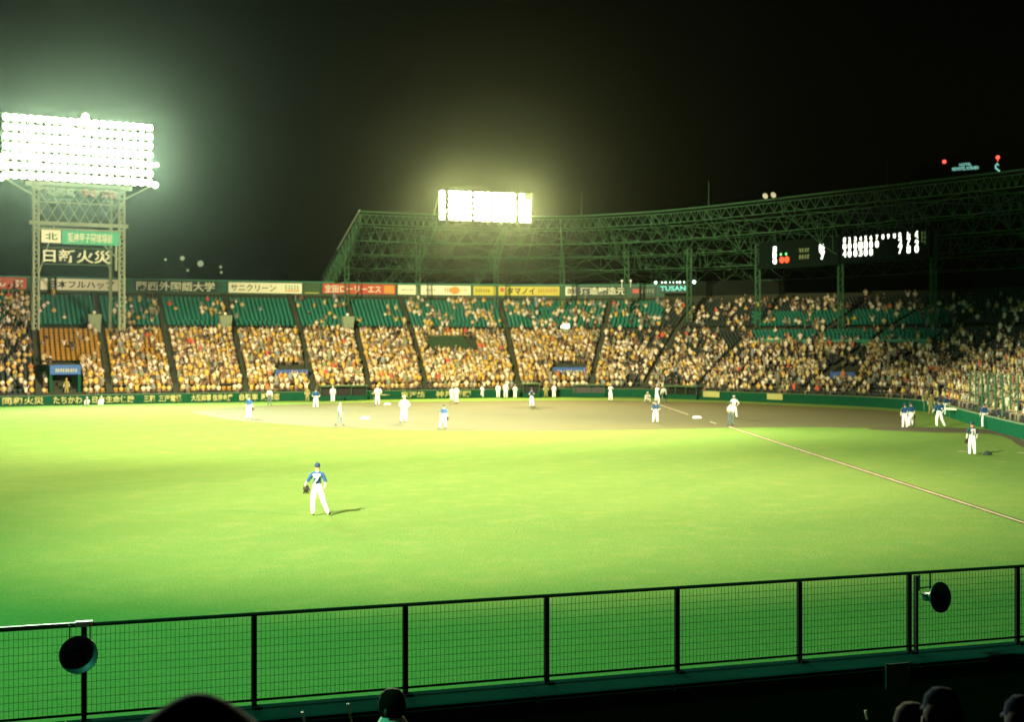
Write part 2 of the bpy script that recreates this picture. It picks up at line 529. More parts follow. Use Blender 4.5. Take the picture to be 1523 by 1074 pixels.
def ring(cx, cy, z, rx, ry, n):
    return [(cx + rx * math.cos(2 * math.pi * k / n), cy + ry * math.sin(2 * math.pi * k / n), z) for k in range(n)]
def person_template(kind):
    """low-poly seated or standing spectator, facing -Y, closed loft; quads only. mats: 0 shirt 1 skin 2 hair 3 trousers"""
    v = []; f = []; m = []
    def loft(rings, mi, cap=True):
        n = len(rings[0]); o = len(v)
        for r in rings: v.extend(r)
        for j in range(len(rings) - 1):
            mm = mi[j] if isinstance(mi, list) else mi
            for k in range(n):
                k2 = (k + 1) % n
                f.append((o + j * n + k, o + j * n + k2, o + (j + 1) * n + k2, o + (j + 1) * n + k)); m.append(mm)
        if cap and n == 6:
            t = o + (len(rings) - 1) * n; mm = mi[-1] if isinstance(mi, list) else mi
            f.append((t, t + 1, t + 2, t + 3)); m.append(mm); f.append((t, t + 3, t + 4, t + 5)); m.append(mm)
    def limb(a, b_, r1, r2, mi):
        a = Vector(a); b_ = Vector(b_); M = (b_ - a).to_track_quat('Z', 'Y').to_matrix()
        rr = []
        for p, r in ((a, r1), (b_, r2)):
            rr.append([tuple(p + M @ Vector((r * math.cos(t), r * math.sin(t), 0))) for t in (0.785, 2.356, 3.927, 5.498)])
        o = len(v); v.extend(rr[0]); v.extend(rr[1])
        for k in range(4):
            f.append((o + k, o + (k + 1) % 4, o + 4 + (k + 1) % 4, o + 4 + k)); m.append(mi)
        f.append((o + 4, o + 5, o + 6, o + 7)); m.append(mi)
    z0 = 0.45 if kind != 'stand' else 0.88
    lean = -0.06 if kind == 'lean' else 0.0
    loft([ring(0, 0.02, z0 - .04, .17, .13, 6), ring(0, 0.0, z0 + .12, .155, .11, 6), ring(0, lean, z0 + .38, .20, .12, 6),
          ring(0, lean, z0 + .53, .17, .08, 6), ring(0, lean * 1.3, z0 + .57, .06, .06, 6)], [0, 0, 0, 0])
    hz = z0 + .56; hy = lean * 1.4 - .02
    loft([ring(0, hy, hz, .05, .06, 6), ring(0, hy, hz + .10, .08, .095, 6), ring(0, hy, hz + .19, .085, .105, 6), ring(0, hy + .01, hz + .27, .045, .055, 6)],
         [1, 1, 2])
    sh = z0 + .49
    if kind == 'up':
        for sx in (-1, 1):
            limb((sx * .20, lean, sh), (sx * .30, -.10, sh + .22), .055, .045, 0)
            limb((sx * .30, -.10, sh + .22), (sx * .22, -.16, sh + .46), .042, .035, 1)
    elif kind == 'stand':
        for sx in (-1, 1):
            limb((sx * .20, 0, sh), (sx * .25, .02, sh - .28), .055, .045, 0)
            limb((sx * .25, .02, sh - .28), (sx * .22, -.10, sh - .50), .042, .035, 1)
    else:
        for sx in (-1, 1):
            limb((sx * .20, lean, sh), (sx * .24, -.06, sh - .27), .055, .045, 0)
            limb((sx * .24, -.06, sh - .27), (sx * .10, -.27, sh - .30), .042, .035, 1)
    if kind == 'stand':
        for sx in (-1, 1):
            limb((sx * .09, 0, z0), (sx * .10, 0, .08), .09, .055, 3)
            limb((sx * .10, .02, .05), (sx * .11, -.18, .03), .05, .04, 2)
    else:
        for sx in (-1, 1):
            limb((sx * .09, .02, z0 + .03), (sx * .11, -.44, z0 + .05), .085, .06, 3)
            limb((sx * .11, -.44, z0 + .05), (sx * .11, -.46, .06), .06, .045, 3)
    f4 = np.array([q if len(q) == 4 else (*q, q[-1]) for q in f])
    return np.array(v), f4, np.array(m)
KINDS = ['sit', 'lean', 'up', 'stand']
PT = {k: person_template(k) for k in KINDS}

SHIRTS = [('white', (0.42, 0.39, 0.29)), ('cream', (0.33, 0.27, 0.12)), ('yellow', (0.36, 0.24, 0.035)), ('grey', (0.12, 0.13, 0.10)),
          ('black', (0.02, 0.024, 0.02)), ('red', (0.40, 0.05, 0.03)), ('light green', (0.12, 0.16, 0.09)), ('pale blue', (0.13, 0.17, 0.19)),
          ('brown', (0.09, 0.05, 0.022)), ('orange', (0.32, 0.11, 0.025))]
M_sh = [mat('shirt_' + n.replace(' ', '_'), c, 0.85) for n, c in SHIRTS]
M_skin = [mat('skin_light', (0.26, 0.155, 0.08), 0.8), mat('skin_tan', (0.17, 0.10, 0.05), 0.8)]
M_hair = mat('dark_hair', (0.008, 0.007, 0.005), 0.9, spec=.05)
M_capw = mat('white_cap_cloth', (0.30, 0.30, 0.23), 0.8)
M_capy = mat('yellow_cap_cloth', (0.30, 0.22, 0.03), 0.8)
M_tr = [mat('dark_trousers', (0.03, 0.03, 0.035), 0.85), mat('tan_trousers', (0.16, 0.13, 0.08), 0.85)]
CM = M_sh + M_skin + [M_hair, M_capw, M_capy] + M_tr
W_left = np.array([.32, .22, .19, .07, .07, .01, .05, .02, .04, .01])
W_right = np.array([.28, .20, .08, .10, .19, .015, .04, .03, .055, .01])  # more dark shirts, in place of the dimmer light on this side

def occupancy(px, d):
    if d < 18:
        if px < 60: o = 0.58
        elif px < 150: o = 0.10 + 0.75 * max(0, min(1, (px - 95) / 90)) * (1 if d < 9 else .25) + (0.6 if d < 4 else 0)
        elif px < 250: o = (0.90 if d < 8 else 0.42)
        elif px < 900: o = 0.94
        elif px < 1380: o = 0.88 - 0.026 * d
        else: o = 0.80 - 0.034 * d
    else:
        if px < 60: o = 0.38
        elif px < 185: o = 0.03
        elif px < 345: o = 0.15
        elif px < 600: o = 0.06
        elif px < 930: o = 0.27
        elif px < 1120: o = 0.24
        else: o = 0.20
    return max(.05, min(.97, o))

def in_hole(px, d, x, y):
    if 74 < px < 120 and d < 8.4: return True                       # entrance portal
    if 408 < px < 460 and 3.4 < d < 7.6: return True
    if 820 < px < 874 and 3.4 < d < 7.6: return True
    if 1230 < px < 1278 and 3.4 < d < 7.6: return True
    if 636 < px < 708 and 11.0 < d < 16.5: return True              # green tarpaulin platform
    return False
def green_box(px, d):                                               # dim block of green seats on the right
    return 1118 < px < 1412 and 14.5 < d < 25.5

seatsY = []; seatsG = []; seatsD = []; people = []
for dd in rows:
    for a, b2 in zip(AIS[:-1], AIS[1:]):
        pts = np.array([S(a + (b2 - a) * k / 24, dd) for k in range(25)])
        seg = np.linalg.norm(np.diff(pts, axis=0), axis=1); cum = np.concatenate([[0], np.cumsum(seg)]); L = cum[-1]
        n = int((L - 0.78) / 0.52)
        if n < 1: continue
        for q in range(n):
            t = 0.39 + (q + .5) * (L - 0.78) / n
            x = np.interp(t, cum, pts[:, 0]); y = np.interp(t, cum, pts[:, 1])
            px = pix_of(x, y)
            if px < -60 or px > 1600: continue
            k = min(23, int(np.searchsorted(cum, t)) - 1 if t > 0 else 0)
            tg = pts[k + 1] - pts[k]; ang = math.atan2(tg[1], tg[0])
            if in_hole(px, dd, x, y): continue
            gb = green_box(px, dd)
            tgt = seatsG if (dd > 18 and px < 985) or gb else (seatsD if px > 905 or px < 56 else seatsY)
            h = hgt(dd - SP / 2) if dd > 1.3 else 0.82
            tgt.append((x, y, h, ang))
            o = 0.13 if gb else occupancy(px, dd)
            # clumps of empty places
            cl = math.sin(x * 0.9 + dd * 0.35) * math.sin(y * 0.7 - dd * .6)
            if px > 930: o += 0.22 * cl
            elif dd > 19: o *= (1.0 + 1.3 * cl)
            if random.random() < o:
                people.append((x, y, h, ang, px, dd))
print('seats', len(seatsY), len(seatsG), 'people', len(people))

def stamp(T, items, extra_scale=None):
    V0, F0 = T
    A = np.array([i[:4] for i in items])
    c = np.cos(A[:, 3]); s = np.sin(A[:, 3])
    n = len(items); nv = len(V0)
    V = np.empty((n, nv, 3))
    sc_ = np.ones(n) if extra_scale is None else extra_scale
    V[:, :, 0] = A[:, 0, None] + sc_[:, None] * (V0[None, :, 0] * c[:, None] - V0[None, :, 1] * s[:, None])
    V[:, :, 1] = A[:, 1, None] + sc_[:, None] * (V0[None, :, 0] * s[:, None] + V0[None, :, 1] * c[:, None])
    V[:, :, 2] = A[:, 2, None] + sc_[:, None] * V0[None, :, 2]
    Fq = F0[None, :, :] + (np.arange(n) * nv)[:, None, None]
    return V.reshape(-1, 3), Fq.reshape(-1, 4)
def np_mesh(name, V, Q, mats, mi=None):
    me = bpy.data.meshes.new(name)
    me.vertices.add(len(V)); me.vertices.foreach_set('co', V.ravel())
    me.loops.add(len(Q) * 4); me.loops.foreach_set('vertex_index', Q.ravel().astype(np.int32))
    me.polygons.add(len(Q)); me.polygons.foreach_set('loop_start', np.arange(len(Q), dtype=np.int32) * 4)
    for m in mats: me.materials.append(m)
    if mi is not None: me.polygons.foreach_set('material_index', mi.astype(np.int32))
    me.update(calc_edges=True); me.validate()
    return me
for nm, its, m in (('orange_seats', seatsY, M_seatY), ('green_seats', seatsG, M_seatG), ('shade_darkened_seats', seatsD, M_seatD)):
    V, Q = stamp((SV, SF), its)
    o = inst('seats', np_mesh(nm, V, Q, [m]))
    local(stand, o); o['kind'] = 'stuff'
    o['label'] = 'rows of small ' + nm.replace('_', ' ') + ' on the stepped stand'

def person_mats(px, d, kind, idx):
    wgt = (W_left if px < 930 else W_right).copy()
    sh = int(rng.choice(10, p=wgt / wgt.sum()))
    sk = 10 + int(rng.random() < .45)
    r = rng.random(); hr = 12 if r < .74 else (13 if r < .90 else 14)
    tr = 15 + int(rng.random() < .4)
    return sh, sk, hr, tr
# the nearest 300 (largest in the photo) are individuals
vis = [p for p in people if -5 < p[4] < 1530]
vis.sort(key=lambda p: math.hypot(p[0], p[1]))
near = vis[:300]; nearset = set(id(p) for p in near)
rest = [p for p in people if id(p) not in nearset]
rest.sort(key=lambda p: 0)
allV = []; allQ = []; allM = []; off = 0
kinds_r = rng.choice(4, size=len(rest), p=[.52, .26, .12, .10])
for ki, kn in enumerate(KINDS):
    its = [p for p, k in zip(rest, kinds_r) if k == ki]
    if not its: continue
    its = [(p[0] + rng.normal(0, .07), p[1] + rng.normal(0, .07), p[2], p[3] + rng.normal(0, .35), p[4], p[5]) for p in its]
    V0, F0, m0 = PT[kn]
    V, Q = stamp((V0, F0), its, rng.uniform(.82, 1.08, len(its)))
    mt = []
    for p in its:
        mm = np.array(person_mats(p[4], p[5], kn, 0)); mt.append(mm[m0])
    allV.append(V); allQ.append(Q + off); allM.append(np.concatenate(mt)); off += len(V)
o = inst('crowd', np_mesh('crowd', np.vstack(allV), np.vstack(allQ), CM, np.concatenate(allM)))
tag(o, 'the rest of the seated crowd packed into the far grandstand in light shirts', 'crowd', kind='stuff')
print('crowd quads', sum(len(q) for q in allQ))

LAND = [(60, 'left of the lamp tower'), (180, 'behind wall letters'), (1320, 'left of paired players'),
        (1372, 'behind paired players'), (1400, 'behind wide-legged player'), (1425, 'behind cream table'), (1450, 'behind numbered player'), (1475, 'behind lone blue player'), (1500, 'above crouching player'), (1600, 'at right edge')]
ORD = ['front', 'second', 'third', 'fourth', 'fifth', 'sixth', 'seventh', 'eighth', 'ninth', 'tenth', 'eleventh', 'twelfth', 'thirteenth', 'fourteenth', 'fifteenth', 'sixteenth']
POSE = {'sit': 'sitting', 'lean': 'leaning', 'up': 'arms raised', 'stand': 'standing'}
cache = {}; near_objs = []
for p in near:
    kn = KINDS[int(rng.choice(4, p=[.48, .28, .10, .14]))]
    mm = person_mats(p[4], p[5], kn, 0)
    key = (kn, mm)
    if key not in cache:
        V0, F0, m0 = PT[kn]
        cache[key] = np_mesh('person', V0.copy(), F0.copy(), CM, np.array(mm)[m0])
    s_ = rng.uniform(.94, 1.1)
    o = inst('person', cache[key], None, (p[0], p[1], p[2]), (0, 0, p[3] + rng.normal(0, .15)), (s_, s_, s_))
    where = [t for lim, t in LAND if p[4] <= lim][0]
    row = ORD[min(15, rows.index(p[5]))]
    hat = {12: 'bareheaded', 13: 'white cap', 14: 'yellow cap'}[mm[2]]
    tag(o, f'{SHIRTS[mm[0]][0]} shirt spectator, {hat}, {POSE[kn]}, {row} row {where}', 'person', 'spectators in the nearest part of the far stand')
    near_objs.append((p[4], o))
from collections import defaultdict
bylab = defaultdict(list)
for q_, o in near_objs: bylab[o['label']].append((q_, o))
for lb, L_ in bylab.items():
    if len(L_) > 1:
        L_.sort(key=lambda t: t[0])
        for k, (q_, o) in enumerate(L_):
            pos = 'leftmost' if k == 0 else ('rightmost' if k == len(L_) - 1 else ORD[k] + ' leftmost')
            o['label'] = pos + ' ' + lb

# ------------------------------------------------------------------ entrance portals, platform, pylons
def frame_at(px, d):
    s = s_at(px, d); p = S(s, d); q = S(s + .05, d); t = (q - p) / np.linalg.norm(q - p)
    return Vector((p[0], p[1], 0)), math.atan2(t[1], t[0])
def letter_blocks(parent, x0, x1, z0, z1, y, m, n, name='lettering'):
    """small letter-like marks for print too small to read"""
    b = MB(); w = (x1 - x0) / n
    for k in range(n):
        cx = x0 + (k + .5) * w
        for j in range(3):
            zz = z0 + (z1 - z0) * (.17 + .33 * j)
            b.box((cx + random.uniform(-.08, .08) * w, y, zz), (w * random.uniform(.35, .72), .02, (z1 - z0) * .2))
        b.box((cx + random.uniform(-.25, .25) * w, y - .002, (z0 + z1) / 2), (w * .18, .02, (z1 - z0) * .85))
    o = b.build(name, m, parent)
    o['kind'] = 'stuff'
    return o
def portal(px, d, top, bottom, wdt, label, deep):
    p, a = frame_at(px, d)
    e = empty('entrance_portal', (p.x, p.y, 0), a, label, 'entrance', 'entrances into the far stand under blue banners')
    t = .28; wo = wdt / 2
    b = MB()
    b.box((-wo - t / 2, deep / 2, (top + bottom) / 2), (t, deep, top - bottom)); b.build('side_wall', M_wall, e)
    b = MB()
    b.box((wo + t / 2, deep / 2, (top + bottom) / 2), (t, deep, top - bottom)); b.build('side_wall', M_wall, e)
    MB().box((0, deep / 2, top + .08), (wdt + 2 * t + .1, deep + .1, .16)).build('portal_roof', M_conc, e)
    MB().box((0, deep - .1, (top + bottom) / 2), (wdt - .01, .1, top - bottom - .01)).build('shade_panel', M_black, e)  # black panel gives the shade inside the entrance
    bh = 0.95
    ba = MB().box((0, -.12, top - bh / 2 + .12), (wdt + .5, .06, bh)).build('banner', M_bluebanner, e)
    letter_blocks(ba, -wdt / 2 + .2, wdt / 2 - .1, top - bh * .62, top - bh * .22, -.16, M_lety, 9)
    return e
portal(97, 1.6, 3.85, 0.85, 2.5, 'dark entrance at the far left with a blue banner and a figure in yellow', 7.0)
portal(434, 3.8, 3.15, 2.0, 3.1, 'blue bannered entrance in the crowd above the fielder at first base', 3.4)
portal(847, 3.8, 3.25, 2.0, 3.4, 'blue bannered entrance in the crowd right of the pitcher', 3.4)
portal(1254, 3.8, 3.10, 2.0, 2.7, 'blue bannered entrance in the darker crowd left of the paired blue players', 3.4)
# tarpaulin platform
p, a = frame_at(672, 11.5)
e = empty('covered_platform', (p.x, p.y, 0), a, 'empty platform under a dull green tarpaulin in the middle of the crowd', 'platform')
b = MB(); n = 10
for i in range(n + 1):
    for j in range(5):
        b.v.append((-2.9 + 5.8 * i / n, j * 1.15, hgt(11.5 + j * 1.15) + .45 + .07 * math.sin(i * 1.7 + j)))
b.add([], [])
for i in range(n):
    for j in range(4):
        q = i * 5 + j; b.f.append((q, q + 5, q + 6, q + 1)); b.m.append(0)
b.build('tarpaulin', M_olive, e, True)
MB().box((0, -.1, hgt(11.5) + .1), (5.9, .15, .75)).build('front_rail', M_wall, e)
# pale pylons at the top of the lower tier
for px, lab in ((140, 'pale concrete block with a round lamp between the legs of the lamp tower'), (335, 'pale concrete block with a round lamp below the white advertising board'),
                (517, 'pale concrete block with a round lamp below the red advertising board')):
    p, a = frame_at(px, 18.6); z = hgt(18.6)
    e = empty('concrete_pylon', (p.x, p.y, z - .3), a, lab, 'concrete block', 'concrete blocks between the two tiers')
    b = MB(); b.box((-.33, 0, .55), (.62, .9, 1.3)); b.box((.33, 0, .55), (.62, .9, 1.3)); b.build('pedestal', M_pale, e)
    b = MB()
    b.add([(-.66, -.5, 1.2), (.66, -.5, 1.2), (.66, .5, 1.2), (-.66, .5, 1.2), (-.74, -.55, 2.2), (.74, -.55, 2.2), (.74, .55, 2.2), (-.74, .55, 2.2)],
          [(0, 3, 2, 1), (4, 5, 6, 7), (0, 1, 5, 4), (1, 2, 6, 5), (2, 3, 7, 6), (3, 0, 4, 7)]); b.build('head_block', M_pale, e)
    MB().lathe([(0, 0), (.14, .05), (.2, .2), (.14, .36), (0, .4)], Matrix.Translation((0, 0, 2.2)), 10).build('globe', M_letter, e, True)
# bright lamp on a post in the crowd (840,487)
p, a = frame_at(841, 16.5); z = hgt(16.5)
e = empty('work_lamp', (p.x, p.y, z), a, 'bright white lamp on a short post in the middle of the crowd', 'lamp')
MB().box((0, 0, .6), (.7, .5, 1.2)).build('post', M_pale, e)
MB().box((.1, -.1, 1.55), (.75, .3, .6)).box((-.45, -.1, 1.45), (.3, .28, .35)).build('lit_panel', mat('lit_lamp_panel', (.8, .8, .7), .5, emit=(1, .97, .8), estr=1.6), e)

# teal parapet + dark box block on the right
s0 = s_at(1116, 14.0); s1 = s_at(1386, 14.0)
o = swept('parapet_wall', M_teal, [(13.7, 4.5), (13.7, 6.62), (14.0, 6.62), (14.0, 4.5)], None, int(s0), int(s1))
tag(o, 'teal parapet in front of the nearly empty block of green seats on the right', 'wall')
o = swept('camera_shelf', M_olive, [(8.3, 4.0), (8.3, 4.62), (8.9, 4.72), (8.9, 4.0)], None, int(s_at(1150, 8.3)), int(s_at(1182, 8.3)))
tag(o, 'short pale green shelf standing in the crowd below the teal parapet', 'platform')

# ------------------------------------------------------------------ advertising boards on the back wall
def board(px0, px1, zc, hh, face, label, texts, group='advertising boards on the back wall', d=36.35, name='advertising_board', z_off=0):
    A = S(s_at(px0, d), d); B = S(s_at(px1, d), d)
    mid = (A + B) / 2; L = float(np.linalg.norm(B - A)); ang = math.atan2(B[1] - A[1], B[0] - A[0])
    e = empty(name, (mid[0], mid[1], zc), ang, label, 'sign', group)
    MB().box((0, 0, 0), (L, .10, hh)).build('panel', face, e)
    MB().box((0, -.02, hh / 2 + .04), (L + .1, .14, .07)).box((0, -.02, -hh / 2 - .04), (L + .1, .14, .07)).build('frame', M_olive, e)
    for (fx0, fx1, fz, fh, kind, m, bold) in texts:
        x0 = -L / 2 + fx0 * L; x1 = -L / 2 + fx1 * L
        if kind == '#':
            letter_blocks(e, x0, x1, (fz - fh / 2) * hh, (fz + fh / 2) * hh, -.06, m, max(3, int((x1 - x0) / .35)))
        elif kind == '[]':
            MB().box(((x0 + x1) / 2, -.055, fz * hh), (x1 - x0, .02, fh * hh)).build('panel_field', m, e)
        elif kind == 'o':
            bb = MB(); M = Matrix.Translation(((x0 + x1) / 2, -.055, fz * hh)) @ Matrix.Rotation(R(90), 4, 'X') @ Matrix.Diagonal(((x1 - x0) / 2, fh * hh / 2, 1, 1))
            bb.lathe([(0, .03), (1, .03), (1, 0)], M, 20); bb.build('emblem', m, e)
        else:
            me = text_mesh(kind, x1 - x0, fh * hh, m, bold=bold)
            inst('lettering', me, e, ((x0 + x1) / 2, -.052, fz * hh))
    return e
Zb = 13.58; Hb = 1.36
M_brownink = mat('brown_ink', (0.20, 0.10, 0.03), .6); M_redink = mat('red_ink', (.35, .05, .03), .6); M_grink = mat('green_ink', (.03, .12, .06), .6)
board(-60, 40, Zb, 1.4, M_red, 'red board with cream characters at the left edge of the back wall', [(.02, .40, 0, .7, 'てん', M_letter, .02), (.50, .68, 0, .68, 'ん', M_letter, .03), (.74, .94, 0, .68, 'ぷ', M_letter, .03)])
board(60, 177, Zb - .02, 1.42, M_white, 'white board with dark characters between the tower legs', [(.11, .94, 0, .66, '日本フルハップ', M_ink, .022)])
board(200, 322, Zb - .02, 1.36, M_navy, 'dark board with seven large cream characters right of the tower', [(.02, .98, 0, .90, '関西外国語大学', M_letter, .03)])
board(340, 449, Zb - .05, 1.36, M_white, 'white board with grey katakana and a slanted stripe', [(.03, .64, 0, .66, 'サニクリーン', M_ink, .012), (.76, .96, .22, .2, '#', M_brightg, 0), (.76, .96, -.02, .16, '#', M_ink, 0), (.76, .96, -.24, .12, '[]', M_ora, 0)])
board(451, 477, Zb - .05, 1.36, M_olive, 'plain dull green panel left of the red board', [(.1, .9, -.42, .08, '[]', M_yel, 0)])
board(480, 588, Zb, 1.36, M_red, 'red board with large cream characters under the end of the roof', [(.03, .80, 0, .78, '宝田ローリーエス', M_letter, .03), (.84, .98, 0, .78, '[]', M_ora, 0)])
board(592, 620, Zb, 1.30, M_white, 'small blank looking white board right of the red board', [(.15, .85, -.02, .24, '#', M_steel, 0)])
board(626, 700, Zb, 1.30, M_white, 'white board with a yellow oval emblem', [(.08, .30, 0, .26, '#', M_steel, 0), (.46, .60, 0, .5, '#', M_brownink, 0), (.58, .78, 0, .8, 'o', M_ora, 0), (.80, .93, .05, .4, '#', M_ora, 0)])
board(704, 737, Zb, 1.26, M_yel, 'plain yellow board with fine print', [(.08, .75, 0, .4, '#', M_olive, 0)])
board(741, 832, Zb, 1.26, M_yel, 'yellow board with black katakana and a red disc', [(.03, .10, .12, .5, 'o', M_redink, 0), (.14, .60, 0, .76, 'タマノイ', M_ink, .03), (.64, .97, .05, .5, '#', M_brownink, 0)])
board(841, 931, Zb, 1.26, M_navy, 'board with cream block characters in front of the third roof column from the lit sign', [(0, .19, 0, .98, '[]', M_letter, 0), (.03, .17, 0, .6, '酢', M_ink, .02), (.24, .99, 0, .86, '酒造醸造元', M_letter, .03)])
board(937, 975, Zb, 1.26, M_dgreen, 'dim green board with a dark red mark at the right end of the row', [(.1, .35, 0, .45, '[]', M_redink, 0), (.42, .95, 0, .45, '#', M_steel, 0)])

# lit sign with a row of bulbs
e = board(980, 1022, 13.9, 1.1, M_navy, 'small lit sign in cyan letters under a row of bulbs near the back wall', [(.05, .95, 0, .62, 'TUSAN', mat('cyan_tube', (.1, .5, .45), .5, emit=(.15, .75, .65), estr=.55), .02)], None, name='lit_sign')
if 'group' in e: del e['group']
Mb = mat('bare_bulb', (.8, .8, .8), .4, emit=(.65, 1, .9), estr=5)
for k, (x, r) in enumerate(((-2.2, .2), (-1.3, .10), (-.8, .12), (-.2, .07), (.3, .07), (.8, .11), (1.2, .14), (1.8, .10), (3.2, .24))):
    MB().lathe([(0, -r), (r * .7, -r * .7), (r, 0), (r * .7, r * .7), (0, r)], Matrix.Translation((x - .2, -.25, .85)), 10).build('bulb', Mb, e, True)
MB().box((.3, -.05, 1.02), (5.9, .1, .08)).box((3.0, -.05, .9), (.1, .1, .3)).build('bulb_rail', M_gsteel, e)
for px, lab in ((925, 'dim round lamp left of the roof column beside the green board'), (938, 'brighter round lamp right of the roof column beside the green board')):
    p, a = frame_at(px, 36.0)
    o = MB().lathe([(0, -.17), (.13, -.1), (.18, 0), (.13, .12), (0, .17)], None, 10).tube((0, 0, -.16), (0, .25, -.9), .04).build('wall_lamp', mat('dim_lamp', (.5, .5, .4), .5, emit=(1, .95, .6), estr=.5))
    o.location = (p.x, p.y, 15.0); tag(o, lab, 'lamp', 'pair of wall lamps over the back wall')

# low field wall letters -------------------------------------------
def wall_text(px0, px1, txt, label=None, frac=.72, m=M_lety, z=.50):
    s0 = s_at(px0, -.04); s1 = s_at(px1, -.04)
    A = S(s0, -.05); B = S(s1, -.05); mid = (A + B) / 2; L = float(np.linalg.norm(B - A))
    th = math.atan2(B[1] - A[1], B[0] - A[0])
    o = inst('wall_lettering', text_mesh(txt, L, frac, m, bold=.03), None, (mid[0] , mid[1] , z), (0, 0, th))
    o.parent = fwall; o.matrix_parent_inverse = Matrix.Translation(-fwall.location)
for a in ((3, 33, '同和'), (35, 65, '火災'), (79, 122, 'たちかわ'), (137, 200, '日本生命保険'), (214, 230, '三和'), (236, 270, '三洋電機'),
          (284, 314, '大阪商事'), (316, 346, '信用金庫'), (356, 384, '自動車'), (388, 416, '販売店'), (476, 504, 'ミズノ'), (506, 541, 'ミズノ'), (552, 580, '第一'),
          (596, 632, '東洋紡'), (648, 700, '神戸製鋼')):
    wall_text(*a)
for px0, px1 in ((1046, 1070), (1141, 1164)):
    A = S(s_at(px0, -.05), -.06); B = S(s_at(px1, -.05), -.06); mid = (A + B) / 2
    o = MB().box((0, 0, 0), (float(np.linalg.norm(B - A)), .04, .62)).build('wall_panel', M_lety)
    o.location = (mid[0], mid[1], .62); o.rotation_euler = (0, 0, math.atan2(B[1] - A[1], B[0] - A[0]))
    o.parent = fwall; o.matrix_parent_inverse = Matrix.Translation(-fwall.location)
# dugouts
def dugout(px0, px1, label, h=1.15):
    A = S(s_at(px0, -.3), -.3); B = S(s_at(px1, -.3), -.3); mid = (A + B) / 2; L = float(np.linalg.norm(B - A)); a = math.atan2(B[1] - A[1], B[0] - A[0])
    e = empty('dugout', (mid[0], mid[1], 0), a, label, 'dugout', 'dugouts set into the field wall')
    MB().box((0, .1, h + .42), (L, 1.5, .14)).build('roof_slab', M_olive, e)
    MB().box((0, .22, h / 2 + .28), (L, .05, h)).build('opening_shade', M_black, e)  # black sheet painted in for the shaded dugout interior
    MB().box((0, -.4, .27), (L, .1, .5)).build('front_ledge', M_wall, e)
    b = MB()
    for k in range(int(L / 1.4) + 1):
        b.box((-L / 2 + .1 + k * (L - .2) / int(L / 1.4), -.38, h / 2 + .45), (.06, .06, h - .2))
    b.build('rail_posts', M_gsteel, e)
dugout(474, 545, 'low dugout behind the first base fielder')
dugout(776, 802, 'short dark dugout opening behind the pitcher')
dugout(852, 900, 'low green dugout with a pale roof left of the on deck batter', 1.0)
dugout(992, 1040, 'low dark dugout right of the batter and plate umpire', 1.0)

# tall netting on the right stand
p, a = frame_at(1478, 1.0)
e = empty('net_fence', (p.x, p.y, .9), a, 'tall net on thin green posts at the front of the stand on the right', 'fence')
for k in range(8):
    MB().tube((-9 + k * 2.4, 0, 0), (-9 + k * 2.4, 0, 3.1), .06, 6).build('post', M_gsteel, e)
b = MB()
for k in range(56): b.beam((-9 + k * .3, 0, .1), (-9 + k * .3, 0, 3.0), .012)
for k in range(11): b.beam((-9, 0, .1 + k * .29), (7.8, 0, .1 + k * .29), .012)
b.build('net', M_gsteel, e)

# ------------------------------------------------------------------ roof
RF = [(535, 318, 22.0), (600, 321, 22), (660, 323, 22), (750, 325.3, 22), (840, 325.3, 22), (900, 323, 22), (980, 318, 22), (1050, 311.5, 22),
      (1150, 300.5, 22), (1250, 288.8, 22), (1350, 277.5, 22), (1450, 265.7, 22), (1523, 257, 22)]
front = [world_pt(px, py, F * (h - CAMH) / (YH - py)) for px, py, h in RF]
front += [Vector((51.5, 119, 22)), Vector((54.5, 106, 22)), Vector((56, 90, 22)), Vector((57, 70, 22))]
fr = catmull([tuple(v) for v in front], 10)
nF = len(fr)
# back edge: offset outward from the front
back = []
for i in range(nF):
    a_ = fr[max(0, i - 1)]; c_ = fr[min(nF - 1, i + 1)]
    t = (c_ - a_)[:2]; t = t / np.linalg.norm(t); nrm = np.array([-t[1], t[0]])
    w0 = math.exp(-i / 22.0)
    dirv = nrm * (1 - w0) + np.array([-0.285, 0.958]) * w0; dirv /= np.linalg.norm(dirv)
    back.append((fr[i][0] + dirv[0] * 30, fr[i][1] + dirv[1] * 30, 15.3))
back = np.array(back)
def RP(u, v, dz=0.0):
    """roof point: u index along, v 0 front .. 1 back"""
    i = int(min(max(u, 0), nF - 1.001)); t = u - i
    a_ = fr[i] * (1 - t) + fr[i + 1] * t; b_ = back[i] * (1 - t) + back[i + 1] * t
    p = a_ * (1 - v) + b_ * v
    return Vector((p[0], p[1], p[2] + dz))
def u_at(px, v):
    pr = None
    for i in range(nF):
        q = RP(i, v); q = pix_of(q.x, q.y)
        if pr is not None and pr < px <= q: return i - 1 + (px - pr) / (q - pr)
        pr = q
    return None
roof = empty('grandstand_roof', (0, 170, 0), 0, 'long curved dark roof on green steel trusses over the far stand', 'roof')
b = MB(); n = nF
for i in range(n):
    for v in (0, .33, .66, 1): b.v.append(tuple(RP(i, v, .12)))
for i in range(n - 1):
    for k in range(3):
        q = i * 4 + k; b.f.append((q, q + 4, q + 5, q + 1)); b.m.append(0)
for i in range(n):
    for v in (0, .33, .66, 1): b.v.append(tuple(RP(i, v, .30)))
o_ = n * 4
for i in range(n - 1):
    for k in range(3):
        q = o_ + i * 4 + k; b.f.append((q, q + 1, q + 5, q + 4)); b.m.append(0)
for i in range(n - 1):
    b.f.append((i * 4, o_ + i * 4, o_ + i * 4 + 4, i * 4 + 4)); b.m.append(0)
    b.f.append((i * 4 + 3, i * 4 + 7, o_ + i * 4 + 7, o_ + i * 4 + 3)); b.m.append(0)
